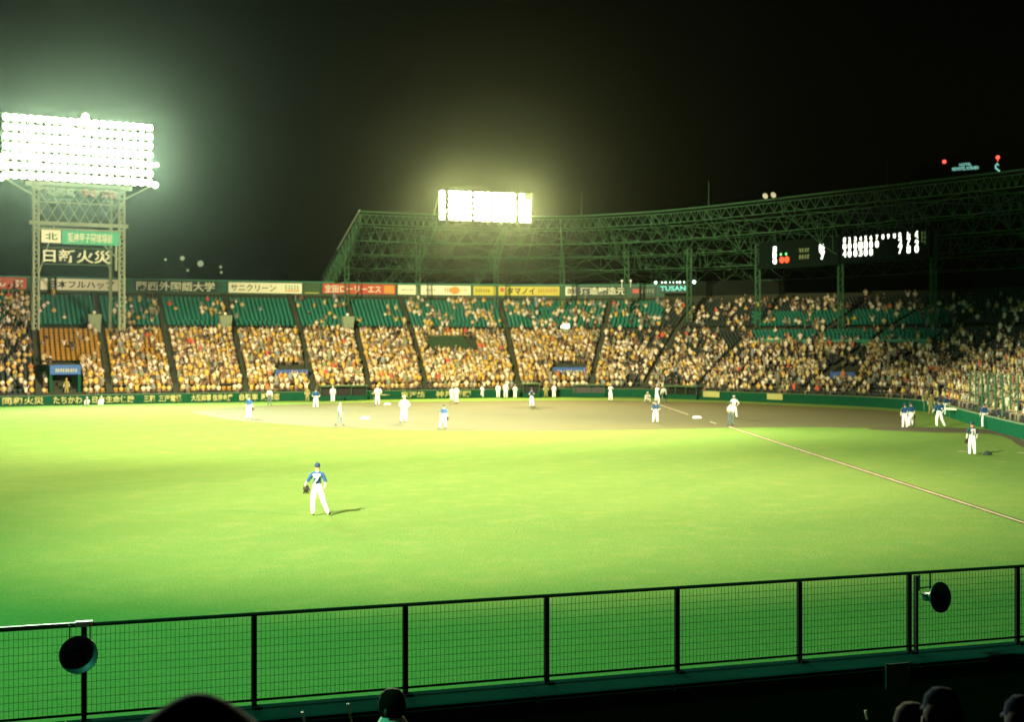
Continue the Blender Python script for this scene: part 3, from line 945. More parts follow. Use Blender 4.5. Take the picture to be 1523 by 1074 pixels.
for k in range(3):
    b.f.append((k, k + 1, o_ + k + 1, o_ + k)); b.m.append(0)
local(roof, b.build('roof_sheet', M_roof))
b = MB()
for i in range(0, n - 1):
    b.beam(RP(i, -.004, .30), RP(i + 1, -.004, .30), .16, .16)
local(roof, b.build('edge_gutter', M_gsteel))
local(roof, MB().beam(RP(0, 0, .42), RP(0, .55, .42), .16, .22).build('edge_flashing', M_edge))
local(roof, MB().beam(RP(0, .55, .42), RP(0, 1, .42), .12, .14).build('edge_flashing', M_gsteel))
def truss(P, Q, dz, name, w=.11, nseg=10, m=M_gsteel, both=True):
    """lattice girder hanging below line P(t)..; P is a function t->Vector (top chord)"""
    b = MB(); pts = [P(k / nseg) for k in range(nseg + 1)]
    for k in range(nseg):
        a_, c_ = pts[k], pts[k + 1]
        b.beam(a_, c_, w); b.beam(a_ - Vector((0, 0, dz)), c_ - Vector((0, 0, dz)), w)
        mid = (a_ + c_) / 2
        b.beam(a_ - Vector((0, 0, dz)), mid, w * .62); b.beam(mid, c_ - Vector((0, 0, dz)), w * .62)
        if both: b.beam(a_, a_ - Vector((0, 0, dz)), w * .5)
    o = b.build(name, m); local(roof, o); return o
uR = nF - 1
truss(lambda t: RP(t * uR, .005, 0), None, 1.15, 'front_truss', .10, 104)
for v, nm in ((.16, 72), (.36, 64), (.58, 56), (.82, 48)):
    truss(lambda t, v=v: RP(t * uR, v, -.05), None, 1.7, 'longitudinal_truss', .11, nm)
COLPX = [505, 622, 738, 836, 932, 1025, 1127, 1250, 1388]
VC = 0.33
cols = [(px, u_at(px, VC) or (0.3 if px < 600 else None)) for px in COLPX]
cols = [(p, u) for p, u in cols if u is not None]
du = cols[-1][1] - cols[-2][1]
for k in range(1, 4):
    if cols[8][1] + du * k < nF - 2: cols.append((None, cols[8][1] + du * k))
for k, (px, u) in enumerate(cols):
    c = RP(u, VC)
    zb = 6.0
    b = MB()
    q = .26
    for sx in (-q, q):
        for sy in (-q, q): b.beam((c.x + sx, c.y + sy, zb), (c.x + sx, c.y + sy, c.z - 1.4), .09)
    z = zb
    while z < c.z - 2.4:
        for s1 in (-q, q):
            b.beam((c.x - q, c.y + s1, z), (c.x + q, c.y + s1, z + .8), .045); b.beam((c.x + q, c.y + s1, z + .8), (c.x - q, c.y + s1, z + 1.6), .045)
        z += 1.6
    local(roof, b.build('column', M_gsteel))
    uu = u
    def girder(t, uu=uu): return RP(uu, t, -.05)
    b = MB(); N = 14
    for j in range(N):
        t0, t1 = j / N, (j + 1) / N
        dep0 = 1.1 + 2.4 * math.exp(-((t0 - VC) / .22) ** 2); dep1 = 1.1 + 2.4 * math.exp(-((t1 - VC) / .22) ** 2)
        a_, c_ = girder(t0), girder(t1); al = a_ - Vector((0, 0, dep0)); cl_ = c_ - Vector((0, 0, dep1))
        b.beam(a_, c_, .12); b.beam(al, cl_, .12)
        (b.beam(al, c_, .08) if j % 2 else b.beam(a_, cl_, .08)); b.beam(a_, al, .06)
    local(roof, b.build('radial_truss', M_gsteel))
    if k < len(cols) - 1:
        u2 = cols[k + 1][1]
        b = MB()
        for va, vb in ((.0, .16), (.16, .36), (.36, .58), (.58, .82)):
            b.beam(RP(u, va, -1.1), RP(u2, vb, -1.1), .06); b.beam(RP(u2, va, -1.1), RP(u, vb, -1.1), .06)
            um = (u + u2) / 2
            b.beam(RP(um, va, -1.3), RP(um, vb, -1.3), .06)
        local(roof, b.build('wind_brace', M_gsteel))
# gable lattice at the left end
b = MB(); N = 12
for j in range(N):
    t0, t1 = j / N, (j + 1) / N
    dep = lambda t: .9 + 5.0 * t * (1.15 - t) * 1.6
    a_, c_ = RP(0, t0, -.05), RP(0, t1, -.05); al = a_ - Vector((0, 0, dep(t0))); cl_ = c_ - Vector((0, 0, dep(t1)))
    b.beam(a_, c_, .14); b.beam(al, cl_, .14); b.beam(a_, cl_, .08); b.beam(al, c_, .08); b.beam(a_, al, .08)
local(roof, b.build('gable_truss', M_gsteel))

# antenna poles and roof floodlights
for px, y0, y1, lab in ((865, 290, 327, 'thin mast on the roof just right of the roof light bank'), (1054, 272, 312, 'thin mast on the roof left of the small roof lamps'), (1319, 238, 283, 'tall thin mast on the roof above the scoreboard')):
    u = u_at(px, .12); p = RP(u, .12)
    top = CAMH + (YH - y0) / F * p.y
    o = MB().tube((0, 0, 0), (0, 0, top - p.z), .07, 6, r2=.035).box((0, 0, .1), (.4, .4, .2)).build('roof_mast', M_gsteel)
    o.location = p + Vector((0, 0, .25)); tag(o, lab, 'mast', 'masts on the grandstand roof')
for px, lab in ((1138, 'left one of the two small pale lamps on the roof edge'), (1150, 'right one of the two small pale lamps on the roof edge')):
    u = u_at(px, .01); p = RP(u, .01)
    e = empty('roof_lamp', p + Vector((0, 0, .3)), R(20), lab, 'lamp', 'small lamps on the roof edge')
    MB().tube((0, 0, 0), (0, 0, .45), .05, 6).build('stand', M_gsteel, e)
    MB().lathe([(.10, .25), (.32, 0), (.34, -.04), (0, -.05)], Matrix.Translation((0, 0, .6)) @ Matrix.Rotation(R(75), 4, 'X') @ Matrix.Rotation(R(180), 4, 'X'), 12).build('reflector', mat('pale_reflector', (.5, .5, .35), .4, emit=(1, .95, .7), estr=.25), e)

# ------------------------------------------------------------------ scoreboards under the roof
Mdig = mat('lit_digits', (.8, .8, .75), .5, emit=(1, .98, .85), estr=3.0)
Mgl = mat('green_signal', (.1, .6, .2), .5, emit=(.25, 1, .35), estr=1.3)
Mrl = mat('red_signal', (.8, .1, .05), .5, emit=(1, .06, .02), estr=1.2)
Mdm = mat('dim_digits', (.2, .25, .1), .6, emit=(.4, .5, .2), estr=.08)
M_sb = mat('scoreboard_face', (.004, .010, .007), .95, spec=0.02)
def px_frame(pxa, ya, pxb, yb, Za, Zb_):
    A = world_pt(pxa, ya, Za); B = world_pt(pxb, yb, Zb_)
    return A, B
cA = RP(cols[7][1], VC); cB = RP(cols[8][1], VC)
A = world_pt(1250, 368, cA.y - .7); B = world_pt(1384, 362, cB.y - .7)
mid = (A + B) / 2; L = (Vector((B.x, B.y, 0)) - Vector((A.x, A.y, 0))).length; a = math.atan2(B.y - A.y, B.x - A.x)
zc = mid.z
e = empty('scoreboard', (mid.x, mid.y, zc), a, 'lit scoreboard of white inning digits hanging under the roof on the right', 'scoreboard')
MB().box((0, .15, 0), (L, .3, 3.3)).build('cabinet', M_sb, e)
MB().box((-L * .3, .15, 3.1), (.1, .1, 3.0)).box((L * .3, .15, 3.1), (.1, .1, 3.0)).build('hangers', M_gsteel, e)
px2x = lambda px: -L / 2 + (px - 1250) / (1384 - 1250) * L
def digit(ch, px, z, h, m=Mdig, w=None):
    me = text_mesh(ch, w or h * .62, h, m, bold=.012)
    inst('digit', me, e, (px2x(px), -.04, z))
hd = ['1', '2', '3', '4', '5', '6', '7', '8', '9', '10']
xs = [1257, 1265, 1274, 1282, 1290, 1298, 1307, 1316, 1324, 1333]
for c, x in zip(hd, xs): digit(c, x, .98, .52)
for c, x in zip('RHE', (1341.5, 1353.5, 1365)): digit(c, x, .98, .58)
for c, x in zip('0001100', xs): digit(c, x, .22, .78)
for c, x in zip('400300', xs): digit(c, x, -.62, .80)
for c, x in zip('274', (1341.5, 1353.5, 1365)): digit(c, x, .22, .78)
for c, x in zip('780', (1341.5, 1353.5, 1365)): digit(c, x, -.62, .84)
letter_blocks(e, px2x(1371), px2x(1379), -.2, 1.3, -.05, Mdm, 2, 'dim_marks')['kind'] = 'stuff'
# second board
cA2 = RP(cols[6][1], VC)
A = world_pt(1129, 380, cA2.y - .7); B = world_pt(1247, 374, cA.y - .7)
mid = (A + B) / 2; L = (Vector((B.x, B.y, 0)) - Vector((A.x, A.y, 0))).length; a = math.atan2(B.y - A.y, B.x - A.x)
e = empty('count_board', (mid.x, mid.y, mid.z), a, 'lit count board with white letters and green and red lamps left of the inning scoreboard', 'scoreboard')
MB().box((0, .15, 0), (L, .3, 3.3)).build('cabinet', M_sb, e)
MB().box((-L * .3, .15, 3.1), (.1, .1, 3.0)).box((L * .3, .15, 3.1), (.1, .1, 3.0)).build('hangers', M_gsteel, e)
X = lambda px: -L / 2 + (px - 1129) / (1247 - 1129) * L
for c, z in (('S', .72), ('B', 0), ('O', -.72)):
    inst('count_letter', text_mesh(c, .60, .70, Mdig, bold=.05), e, (X(1154), -.04, z))
def disc(px, z, r, m, nm='signal_lamp'):
    MB().lathe([(0, .05), (r * .8, .04), (r, 0)], Matrix.Translation((X(px), -.02, z)) @ Matrix.Rotation(R(90), 4, 'X'), 14).build(nm, m, e)
disc(1163, .05, .16, Mgl); disc(1171, .05, .16, Mgl); disc(1164.5, -.62, .40, Mrl); disc(1172, -.62, .40, Mrl)
letter_blocks(e, X(1190), X(1206), .1, .6, -.03, Mdm, 4, 'dim_marks'); letter_blocks(e, X(1190), X(1206), -.7, -.15, -.03, Mdm, 4, 'dim_marks')
inst('count_letter', text_mesh('投', .9, .95, Mdig, bold=.03), e, (X(1224), -.04, .45))
inst('count_letter', text_mesh('7', .6, .85, Mdig, bold=.05), e, (X(1225), -.04, -.48))

# ------------------------------------------------------------------ floodlight banks
def lamp_mesh(r, lens):
    b = MB()
    b.lathe([(r * .35, .45), (r * .8, .18), (r, 0)], Matrix.Rotation(R(90), 4, 'X') @ Matrix.Rotation(R(180), 4, 'X') @ Matrix.Identity(4), 10, 0)
    b.lathe([(0, 0), (r * .55, .0), (r * .93, .02)], Matrix.Translation((0, -.02, 0)) @ Matrix.Rotation(R(-90), 4, 'X') @ Matrix.Diagonal((1, 1, -1, 1)), 10, 1)
    return b.mesh('lamp', [M_housing, lens])
lampA = lamp_mesh(.425, M_lensA)
lampB = lamp_mesh(.385, M_lensB)
ang = math.atan2(.485, .875)
e = empty('floodlight_tower', (T1.x, T1.y, 7.6), ang, 'tall lattice tower with a blazing bank of floodlights at the left', 'floodlight tower')
def loc_z(z): return z - 7.6
for sx in (-4.6, 4.6):
    b = MB(); q = .27
    for ax in (-q, q):
        for ay in (-q, q): b.beam((sx + ax, ay, 0), (sx + ax, ay, loc_z(24.2)), .12)
    z = 0
    while z < loc_z(23.4):
        for ay in (-q, q): b.beam((sx - q, ay, z), (sx + q, ay, z + .5), .07); b.beam((sx + q, ay, z + .5), (sx - q, ay, z + 1.0), .07)
        z += 1.0
    b.build('leg', M_steel, e)
# rear legs
for sx in (-4.6, 4.6):
    b = MB(); b.beam((sx * .92, 4.0, 0), (sx * .92, 3.4, loc_z(24)), .30); b.build('leg', M_steel, e)
def bar(z, name='cross_beam', h=.35, x=4.9, m=M_steel): MB().box((0, 0, loc_z(z)), (2 * x, .3, h)).build(name, m, e)
bar(19.3, h=.4, x=5.3); bar(18.7, h=.16, x=4.9); bar(21.6, h=.14); bar(23.1, h=.22)
b = MB()
for k in range(8):
    x0 = -4.6 + k * 1.15
    for za, zb in ((19.5, 21.5), (21.6, 23.1)):
        b.beam((x0, 0, loc_z(za)), (x0 + 1.15, 0, loc_z(zb)), .08); b.beam((x0 + 1.15, 0, loc_z(za)), (x0, 0, loc_z(zb)), .08)
b.build('lattice', M_steel, e)
b = MB()
b.beam((-4.4, .5, loc_z(13.2)), (-2.6, .5, loc_z(19)), .12); b.beam((4.4, .5, loc_z(15.5)), (1.5, .5, loc_z(18.4)), .12)
b.beam((2.4, .4, loc_z(16.5)), (3.4, .4, loc_z(14.5)), .13); b.beam((4.05, .3, loc_z(14.3)), (4.05, .3, loc_z(18.4)), .22)
b.build('diagonal_brace', M_steel, e)
b = MB()
for sx in (-1, 1):
    b.beam((sx * 4.7, 0, loc_z(22.2)), (sx * 7.9, 0, loc_z(24.0)), .16)
b.build('bank_bracket', M_steel, e)
MB().box((0, .35, loc_z(27.5)), (16.2, .1, 7.0)).build('bank_backing', mat('bank_backing', (.05, .05, .035), .8), e)
b = MB()
for k in range(8): b.box((0, .25, loc_z(24.1 + k * .98)), (16.4, .35, .07))
for k in range(7): b.box((-8 + k * 16 / 6, .22, loc_z(27.5)), (.1, .12, 7.0))
b.build('bank_frame', M_steel, e)
for r_ in range(7):
    for c_ in range(19):
        x = -7.65 + c_ * .85
        inst('lamp', lampA, e, (x, -.1 - .0 * r_, loc_z(24.35 + r_ * 1.03)), (R(-8), 0, 0))
for x, z, s_ in ((-8.5, 26.0, 1.3), (-8.3, 25.2, .9), (8.45, 26.4, .55), (.6, 31.2, .9), (-8.2, 24.0, .8), (8.3, 24.1, .8)):
    inst('lamp', lampA, e, (x, -.2, loc_z(z)), (0, 0, 0), (s_, s_, s_))
MB().box((0, .1, loc_z(23.55)), (11.5, .5, .5)).build('service_walkway', M_steel, e)
# signs on the tower
def tower_sign(name, x0, x1, z0, z1, face, label, texts, y=-.36):
    o = empty(name, Vector((T1.x, T1.y, 0)) + Matrix.Rotation(ang, 3, 'Z') @ Vector(((x0 + x1) / 2, y, (z0 + z1) / 2)), ang, label, 'sign', 'signs on the lamp tower')
    if face: MB().box((0, 0, 0), (x1 - x0, .08, z1 - z0)).build('panel', face, o)
    else: MB().box((0, .04, (z1 - z0) / 2 + .05), (x1 - x0, .08, .1)).box((0, .04, -(z1 - z0) / 2 - .05), (x1 - x0, .08, .1)).build('letter_rail', M_olive, o)
    for (a0, a1, zz, hh, t, m, bo) in texts:
        if t == '#': letter_blocks(o, a0 - (x0 + x1) / 2, a1 - (x0 + x1) / 2, zz - hh / 2, zz + hh / 2, -.05, m, max(2, int((a1 - a0) / .42)))
        else: inst('lettering', text_mesh(t, a1 - a0, hh, m, bold=bo), o, ((a0 + a1) / 2 - (x0 + x1) / 2, -.045, zz))
    return o
tower_sign('emblem_panel', -4.1, -2.05, 17.15, 18.55, M_letter, 'pale square panel with a green mark at the left of the tower sign row', [(-3.7, -2.4, 0, .8, '北', M_grink, .02)])
tower_sign('name_panel', -1.95, 4.2, 17.05, 18.55, M_brightg, 'bright green panel with pale characters across the tower', [(-1.3, 3.5, 0, 1.05, '阪神甲子園球場前', M_letter, .02)])
tower_sign('letter_sign', -4.0, 3.6, 14.9, 16.6, None, 'four big free standing cream characters between the tower legs', [(-3.9, 3.4, 0, 1.45, '日新火災', M_letter, .02)], -.1)
tower_sign('upper_letters', -3.9, 4.3, 22.2, 23.3, None, 'row of pale characters just under the floodlight bank', [(-3.7, -.6, 0, .95, '阪神電', M_steel, .02), (.1, 4.1, 0, 1.0, '特急', mat('pink_letter', (.22, .13, .08), .6), .02)], -.5)

e = empty('roof_light_bank', (T2.x, T2.y, 21.2), math.atan2(.34, .94), 'bright bank of floodlights standing on the edge of the roof', 'floodlight bank')
xs = [-5.75, -4.7, -4.0, -3.25, -2.5, -1.55, -.85, -.1, .75, 1.5, 2.2, 2.95, 4.15, 4.9, 5.6]
xs = [-5.75, -4.6, -3.85, -3.1, -2.35, -1.35, -.6, .15, 1.05, 1.8, 2.55, 3.3, 4.55, 5.35]
for x in xs:
    for r_ in range(5):
        if abs(x - 5.35) < .01 and r_ == 4: continue
        inst('lamp', lampB, e, (x, -.1, .35 + r_ * .72), (R(-8), 0, 0))
b = MB()
for r_ in range(6): b.box((0, .3, .0 + r_ * .72), (12.2, .12, .08))
for k in range(7): b.box((-6 + k * 2, .3, 1.8), (.1, .12, 3.9))
for k in range(4): b.beam((-6 + k * 4, .3, 3.3), (-6 + k * 4, 2.6, .9), .1)
b.build('bank_frame', M_steel, e)

# ------------------------------------------------------------------ buildings behind
Mbl = mat('dark_building', (.02, .028, .024), .9, .2, .1)
def building(name, px0, px1, ytop, Z, label, depth=25):
    A = world_pt(px0, ytop, Z); B = world_pt(px1, ytop, Z); w_ = B.x - A.x
    e = empty(name, ((A.x + B.x) / 2, Z, 0), 0, label, 'building')
    MB().box((0, depth / 2, A.z / 2), (w_, depth, A.z)).build('wall', Mbl, e)
    MB().box((0, depth / 2, A.z + .4), (w_ + .6, depth + .6, .8)).build('roof_parapet', Mbl, e)
    Mw = mat('dark_window', (.01, .012, .014), .2)
    b_ = MB()
    nx = max(3, int(w_ / 4)); nz = int(A.z / 3.5)
    for i in range(nx):
        for j in range(max(0, nz - 7), nz - 1):
            MBw = (-w_ / 2 + (i + .5) * w_ / nx, -.03, 2 + j * 3.5)
            b_.box(MBw, (w_ / nx * .6, .06, 1.6))
    b_.build('windows', Mw, e)['kind'] = 'stuff'
    return e, w_, A.z
eh, wh, zh = building('hotel_building', 1396, 1494, 240, 420, 'dark tall building behind the roof at the right with cyan lettering', 30)
Mcy = mat('cyan_letters', (.2, .6, .5), .5, emit=(.35, .9, .75), estr=.75)
Mrd = mat('red_beacon', (.8, .1, .05), .5, emit=(1, .10, .06), estr=2.2)
def hx(px): return (px - 1445) / F * 420
inst('lettering', text_mesh('HOTEL', 18 / F * 420, 4.2 / F * 420, Mcy, bold=.02), eh, (hx(1435.5), -.15, CAMH + (YH - 244.4) / F * 420), (0, R(-4), 0))
inst('lettering', text_mesh('NOVOTEL KOSHIEN', 39 / F * 420, 5 / F * 420, Mcy, bold=.02), eh, (hx(1435.5), -.15, CAMH + (YH - 250.2) / F * 420), (0, R(-4), 0))
zb = CAMH + (YH - 249) / F * 420
b = MB(); b.beam((hx(1480.5), -.2, zb + .6), (hx(1483), -.2, zb + 1.3), .28); b.beam((hx(1483), -.2, zb + 1.3), (hx(1485), -.2, zb + .6), .2)
b.beam((hx(1480), -.2, zb + .1), (hx(1481), -.2, zb + .8), .3); b.beam((hx(1480), -.2, zb), (hx(1486.5), -.2, zb - 1.2), .35)
b.build('emblem', Mcy, eh)
for px, py in ((1404, 240.5), (1483.5, 234)):
    zt = CAMH + (YH - py) / F * 420
    MB().lathe([(0, -.6), (.45, -.4), (.62, 0), (.45, .45), (0, .6)], Matrix.Translation((hx(px), -.3, zt)), 12).tube((hx(px), -.3, zh), (hx(px), -.3, zt - .4), .1).build('beacon', Mrd, eh)
e2, w2, z2 = building('low_building', 215, 400, 404, 260, 'dark low building behind the back wall right of the lamp tower', 20)
for px, py, r, lab in ((271, 384, 3.4, 'smaller upper round dish lamp over the back wall'), (298, 392, 4.6, 'largest round dish lamp over the back wall'),
                       (279, 402, 1.9, 'tiny lamp low between the two round dish lamps'), (328, 397, 2.0, 'upper one of the two stacked lamps right of the dishes'), (329, 405, 2.0, 'lower one of the two stacked lamps right of the dishes'), (246, 386, 1.8, 'faint lamp left of the round dishes')):
    Zs = 258; p = world_pt(px, py, Zs); rr = r / F * Zs
    Md = mat('dish_glow', (.45, .5, .3), .5, emit=(.7, .8, .45), estr=.45)
    e = empty('rooftop_dish', (p.x, p.y, z2 + .8), 0, lab, 'lamp', 'round lamps on the building behind the stand')
    MB().lathe([(0, 0), (rr * .7, -.03), (rr, -.10), (rr * .9, -.2), (0, -.3)], Matrix.Translation((0, 0, p.z - z2 - .8)) @ Matrix.Rotation(R(90), 4, 'X'), 16).build('dish', Md, e)
    MB().tube((0, .3, 0), (0, .3, p.z - z2 - .8), .08, 6).build('mast', M_gsteel, e)

exec_people = True
# ------------------------------------------------------------------ figures (skin modifier bodies)
def base_pose():
    return {
        'pelvis': [0, 0, .96, .135, .105], 'waist': [0, 0, 1.10, .13, .10], 'chest': [0, .0, 1.30, .165, .12], 'neck0': [0, -.01, 1.47, .07, .07],
        'neck': [0, 0, 1.53, .055, .06], 'head': [0, .02, 1.63, .082, .095], 'crown': [0, .02, 1.74, .065, .078],
        'shL': [-.17, 0, 1.42, .07, .07], 'elL': [-.26, -.02, 1.16, .048, .048], 'wrL': [-.27, .08, .93, .033, .03], 'haL': [-.27, .12, .85, .042, .025],
        'shR': [.17, 0, 1.42, .07, .07], 'elR': [.26, -.02, 1.16, .048, .048], 'wrR': [.27, .08, .93, .033, .03], 'haR': [.27, .12, .85, .042, .025],
        'hiL': [-.09, 0, .90, .10, .105], 'knL': [-.12, .03, .50, .068, .072], 'anL': [-.14, -.02, .10, .048, .052], 'toL': [-.15, .15, .04, .045, .035],
        'hiR': [.09, 0, .90, .10, .105], 'knR': [.12, .03, .50, .068, .072], 'anR': [.14, -.02, .10, .048, .052], 'toR': [.15, .15, .04, .045, .035]}
EDG = [('pelvis', 'waist', 'pants'), ('waist', 'chest', 'top'), ('chest', 'neck0', 'top'), ('neck0', 'neck', 'skin'), ('neck', 'head', 'skin'), ('head', 'crown', 'hair'),
       ('neck0', 'shL', 'top'), ('shL', 'elL', 'sleeve'), ('elL', 'wrL', 'fore'), ('wrL', 'haL', 'skin'), ('neck0', 'shR', 'top'), ('shR', 'elR', 'sleeve'), ('elR', 'wrR', 'fore'), ('wrR', 'haR', 'skin'),
       ('pelvis', 'hiL', 'pants'), ('hiL', 'knL', 'pants'), ('knL', 'anL', 'pants'), ('anL', 'toL', 'shoe'),
       ('pelvis', 'hiR', 'pants'), ('hiR', 'knR', 'pants'), ('knR', 'anR', 'pants'), ('anR', 'toR', 'shoe')]
MESHCACHE = {}
def figure_mesh(key, pose, sub=1):
    if key in MESHCACHE: return MESHCACHE[key]
    names = list(pose.keys()); idx = {n: i for i, n in enumerate(names)}
    me = bpy.data.meshes.new('body_src')
    me.from_pydata([pose[n][:3] for n in names], [(idx[a], idx[b]) for a, b, _ in EDG], [])
    o = bpy.data.objects.new('body_src', me); col.objects.link(o)
    md = o.modifiers.new('Skin', 'SKIN'); md.branch_smoothing = 0.5; md.use_smooth_shade = True
    if sub:
        sm = o.modifiers.new('Sub', 'SUBSURF'); sm.levels = sub; sm.render_levels = sub
    if not me.skin_vertices: me.skin_vertices.new()
    for n, i in idx.items():
        me.skin_vertices[0].data[i].radius = (pose[n][3], pose[n][4])
        me.skin_vertices[0].data[i].use_root = (n == 'pelvis')
    dg = bpy.context.evaluated_depsgraph_get(); dg.update()
    out = bpy.data.meshes.new_from_object(o.evaluated_get(dg))
    bpy.data.objects.remove(o)
    segs = [(Vector(pose[a][:3]), Vector(pose[b][:3]), k) for a, b, k in EDG]
    order = ['top', 'pants', 'skin', 'hair', 'shoe', 'sleeve', 'fore']
    mi = []
    for p in out.polygons:
        c = p.center; best = None; bk = 'top'
        for a, b_, k in segs:
            ab = b_ - a; t = max(0, min(1, (c - a).dot(ab) / ab.length_squared)); dd = (c - (a + ab * t)).length
            if best is None or dd < best - 1e-5: best = dd; bk = k
        mi.append(order.index(bk))
    out.materials.clear()
    for _ in order: out.materials.append(None)
    out.polygons.foreach_set('material_index', mi)
    out.polygons.foreach_set('use_smooth', [True] * len(out.polygons))
    MESHCACHE[key] = out
    return out
def cloth(name, c, r=.85): return mat(name, c, r)
C_blue = cloth('royal_blue_jersey', (.003, .040, .115)); C_teal = cloth('dark_blue_jersey', (.002, .022, .04)); C_wpants = cloth('white_uniform_trousers', (.78, .78, .72))
C_white = cloth('white_uniform_shirt', (.78, .78, .72)); C_uwhite = cloth('umpire_shirt', (.40, .42, .38)); C_grey = cloth('umpire_grey_trousers', (.05, .08, .08))
C_shoe = cloth('black_shoes', (.01, .015, .02)); C_glove = cloth('brown_leather', (.012, .010, .004), .7); C_yellow = cloth('steward_yellow', (.19, .17, .045))
C_dark = mat('dark_navy_cloth', (.004, .010, .030), 1.0, .3, 9, spec=.02); C_capblue = cloth('blue_cap_cloth', (.002, .020, .05)); C_sock = cloth('pale_undershirt', (.50, .46, .36), .8)
OUTFIT = {
    'blue': dict(top=C_blue, pants=C_wpants, skin=M_skin[0], hair=M_hair, shoe=C_shoe, sleeve=C_blue, fore=C_sock, cap=C_capblue),
    'teal': dict(top=C_teal, pants=C_wpants, skin=M_skin[0], hair=M_hair, shoe=C_shoe, sleeve=C_teal, fore=C_sock, cap=C_teal),
    'white': dict(top=C_white, pants=C_wpants, skin=M_skin[0], hair=M_hair, shoe=C_shoe, sleeve=C_white, fore=C_sock, cap=M_capw),
    'ump': dict(top=C_uwhite, pants=C_grey, skin=M_skin[0], hair=M_hair, shoe=C_shoe, sleeve=C_uwhite, fore=C_sock, cap=C_grey),
    'yellow': dict(top=C_yellow, pants=C_yellow, skin=M_skin[0], hair=M_hair, shoe=C_shoe, sleeve=C_yellow, fore=C_sock, cap=M_capy),
    'grey': dict(top=cloth('pale_grey_shirt', (.25, .28, .25)), pants=cloth('pale_grey_trousers', (.3, .32, .28)), skin=M_skin[0], hair=M_hair, shoe=C_shoe, sleeve=C_uwhite, fore=C_sock, cap=M_capw),
    'fgA': dict(top=C_dark, pants=C_dark, skin=M_skin[1], hair=M_hair, shoe=C_shoe, sleeve=C_dark, fore=M_skin[1], cap=C_dark),
    'fgB': dict(top=cloth('white_tshirt', (.6, .6, .5)), pants=C_dark, skin=M_skin[0], hair=M_hair, shoe=C_shoe, sleeve=cloth('white_tshirt', (.6, .6, .5)), fore=M_skin[0], cap=None)}
def cap_mesh(m, brim=True, wide=False):
    b = MB()
    b.lathe([(.100, -.015), (.104, .03), (.093, .075), (.06, .11), (0, .122)], Matrix.Diagonal((.92, 1.08, 1, 1)), 14)
    if wide:
        b = MB(); b.lathe([(0, .135), (.035, .130), (.075, .112), (.115, .085), (.17, .040), (.225, -.012), (.262, -.055), (.258, -.062), (.16, .01), (.09, .04)], Matrix.Diagonal((1, .95, 1, 1)), 32)
    elif brim:
        vs = []
        for z in (0, -.012):
            for k in range(9):
                t = math.pi * k / 8
                vs.append((.085 * math.cos(t), .085 + .10 * math.sin(t), z - .012))
        b.add(vs, [tuple(range(9)), tuple(range(9, 18))[::-1]] + [(k, 9 + k, 10 + k, k + 1) for k in range(8)])
    return b.mesh('cap', m, True)
def glove_mesh():
    b = MB()
    b.lathe([(0, -.12), (.07, -.10), (.105, -.02), (.10, .06), (.05, .11), (0, .12)], Matrix.Diagonal((1, .55, 1, 1)), 12)
    for k in range(4): b.tube((-.07 + k * .045, 0, -.08), (-.09 + k * .06, 0.01, -.17), .026, 6, r2=.018)
    b.tube((.09, 0, .0), (.14, .01, -.08), .03, 6, r2=.02)
    return b.mesh('glove', C_glove, True)
GLOVE = glove_mesh()
def player(name, px, py, outfit, label, pose_mod=None, face=0.0, hpx=None, key='std', glove=None, cap=True, group=None, number=None, bat=False, cat='person', sub=1, loc=None, wide=False):
    """face: heading in degrees, 0 = looking away from the camera (+Y)"""
    pose = base_pose()
    for k in pose:
        if k not in ('head', 'crown', 'neck'): pose[k][3] *= 1.14; pose[k][4] *= 1.14
    for k, v in (pose_mod or {}).items():
        pose[k][:3] = v[:3]
        if len(v) > 3: pose[k][3:] = v[3:]
    of = OUTFIT[outfit]
    p = loc if loc is not None else ground_pt(px, py)
    h = 1.80
    if hpx: h = hpx / (py - YH) * CAMH
    s_ = h / 1.80
    e = empty('person', p, R(face), label, cat, group)
    e.scale = (s_, s_, s_)
    src = figure_mesh((key, sub), pose, sub)
    mk = (key, sub, outfit)
    if mk not in MESHCACHE:
        me = src.copy(); me.name = 'body'
        for i, nm in enumerate(['top', 'pants', 'skin', 'hair', 'shoe', 'sleeve', 'fore']): me.materials[i] = of[nm]
        MESHCACHE[mk] = me
    inst('body', MESHCACHE[mk], e)
    hd = Vector(pose['head'][:3]); cr = Vector(pose['crown'][:3]); up_ = (cr - hd).normalized()
    if cap and of['cap']:
        ck = ('cap', outfit, wide)
        if ck not in MESHCACHE: MESHCACHE[ck] = cap_mesh(of['cap'], True, wide)
        q = up_.to_track_quat('Z', 'Y')
        c = inst('cap' if not wide else 'sun_hat', MESHCACHE[ck], e, hd + up_ * .055)
        c.rotation_euler = (math.atan2(-up_.y, up_.z) if abs(up_.y) > 1e-4 else 0, 0, 0)
    if glove:
        g = inst('glove', GLOVE, e, Vector(pose['ha' + glove][:3]) + Vector((0, 0, -.05)))
    if number:
        t = inst('jersey_number', text_mesh(number, .24 if len(number) > 1 else .20, .26, mat('white_number', (.45, .45, .42), .7), bold=.04, depth=.012), e, (0, -.150, 1.24))
        MB().box((0, -.148, 1.40), (.26, .02, .05)).box((0, -.150, 1.36), (.20, .02, .02)).build('name_strip', mat('white_number', (.45, .45, .42), .7), e)
    if bat:
        w_ = Vector(pose['haR'][:3])
        MB().tube(w_ + Vector((0, 0, -.08)), w_ + Vector((.12, -.2, .85)), .014, 8, r2=.034).build('bat', mat('wood_bat', (.35, .22, .08), .5), e)
    return e
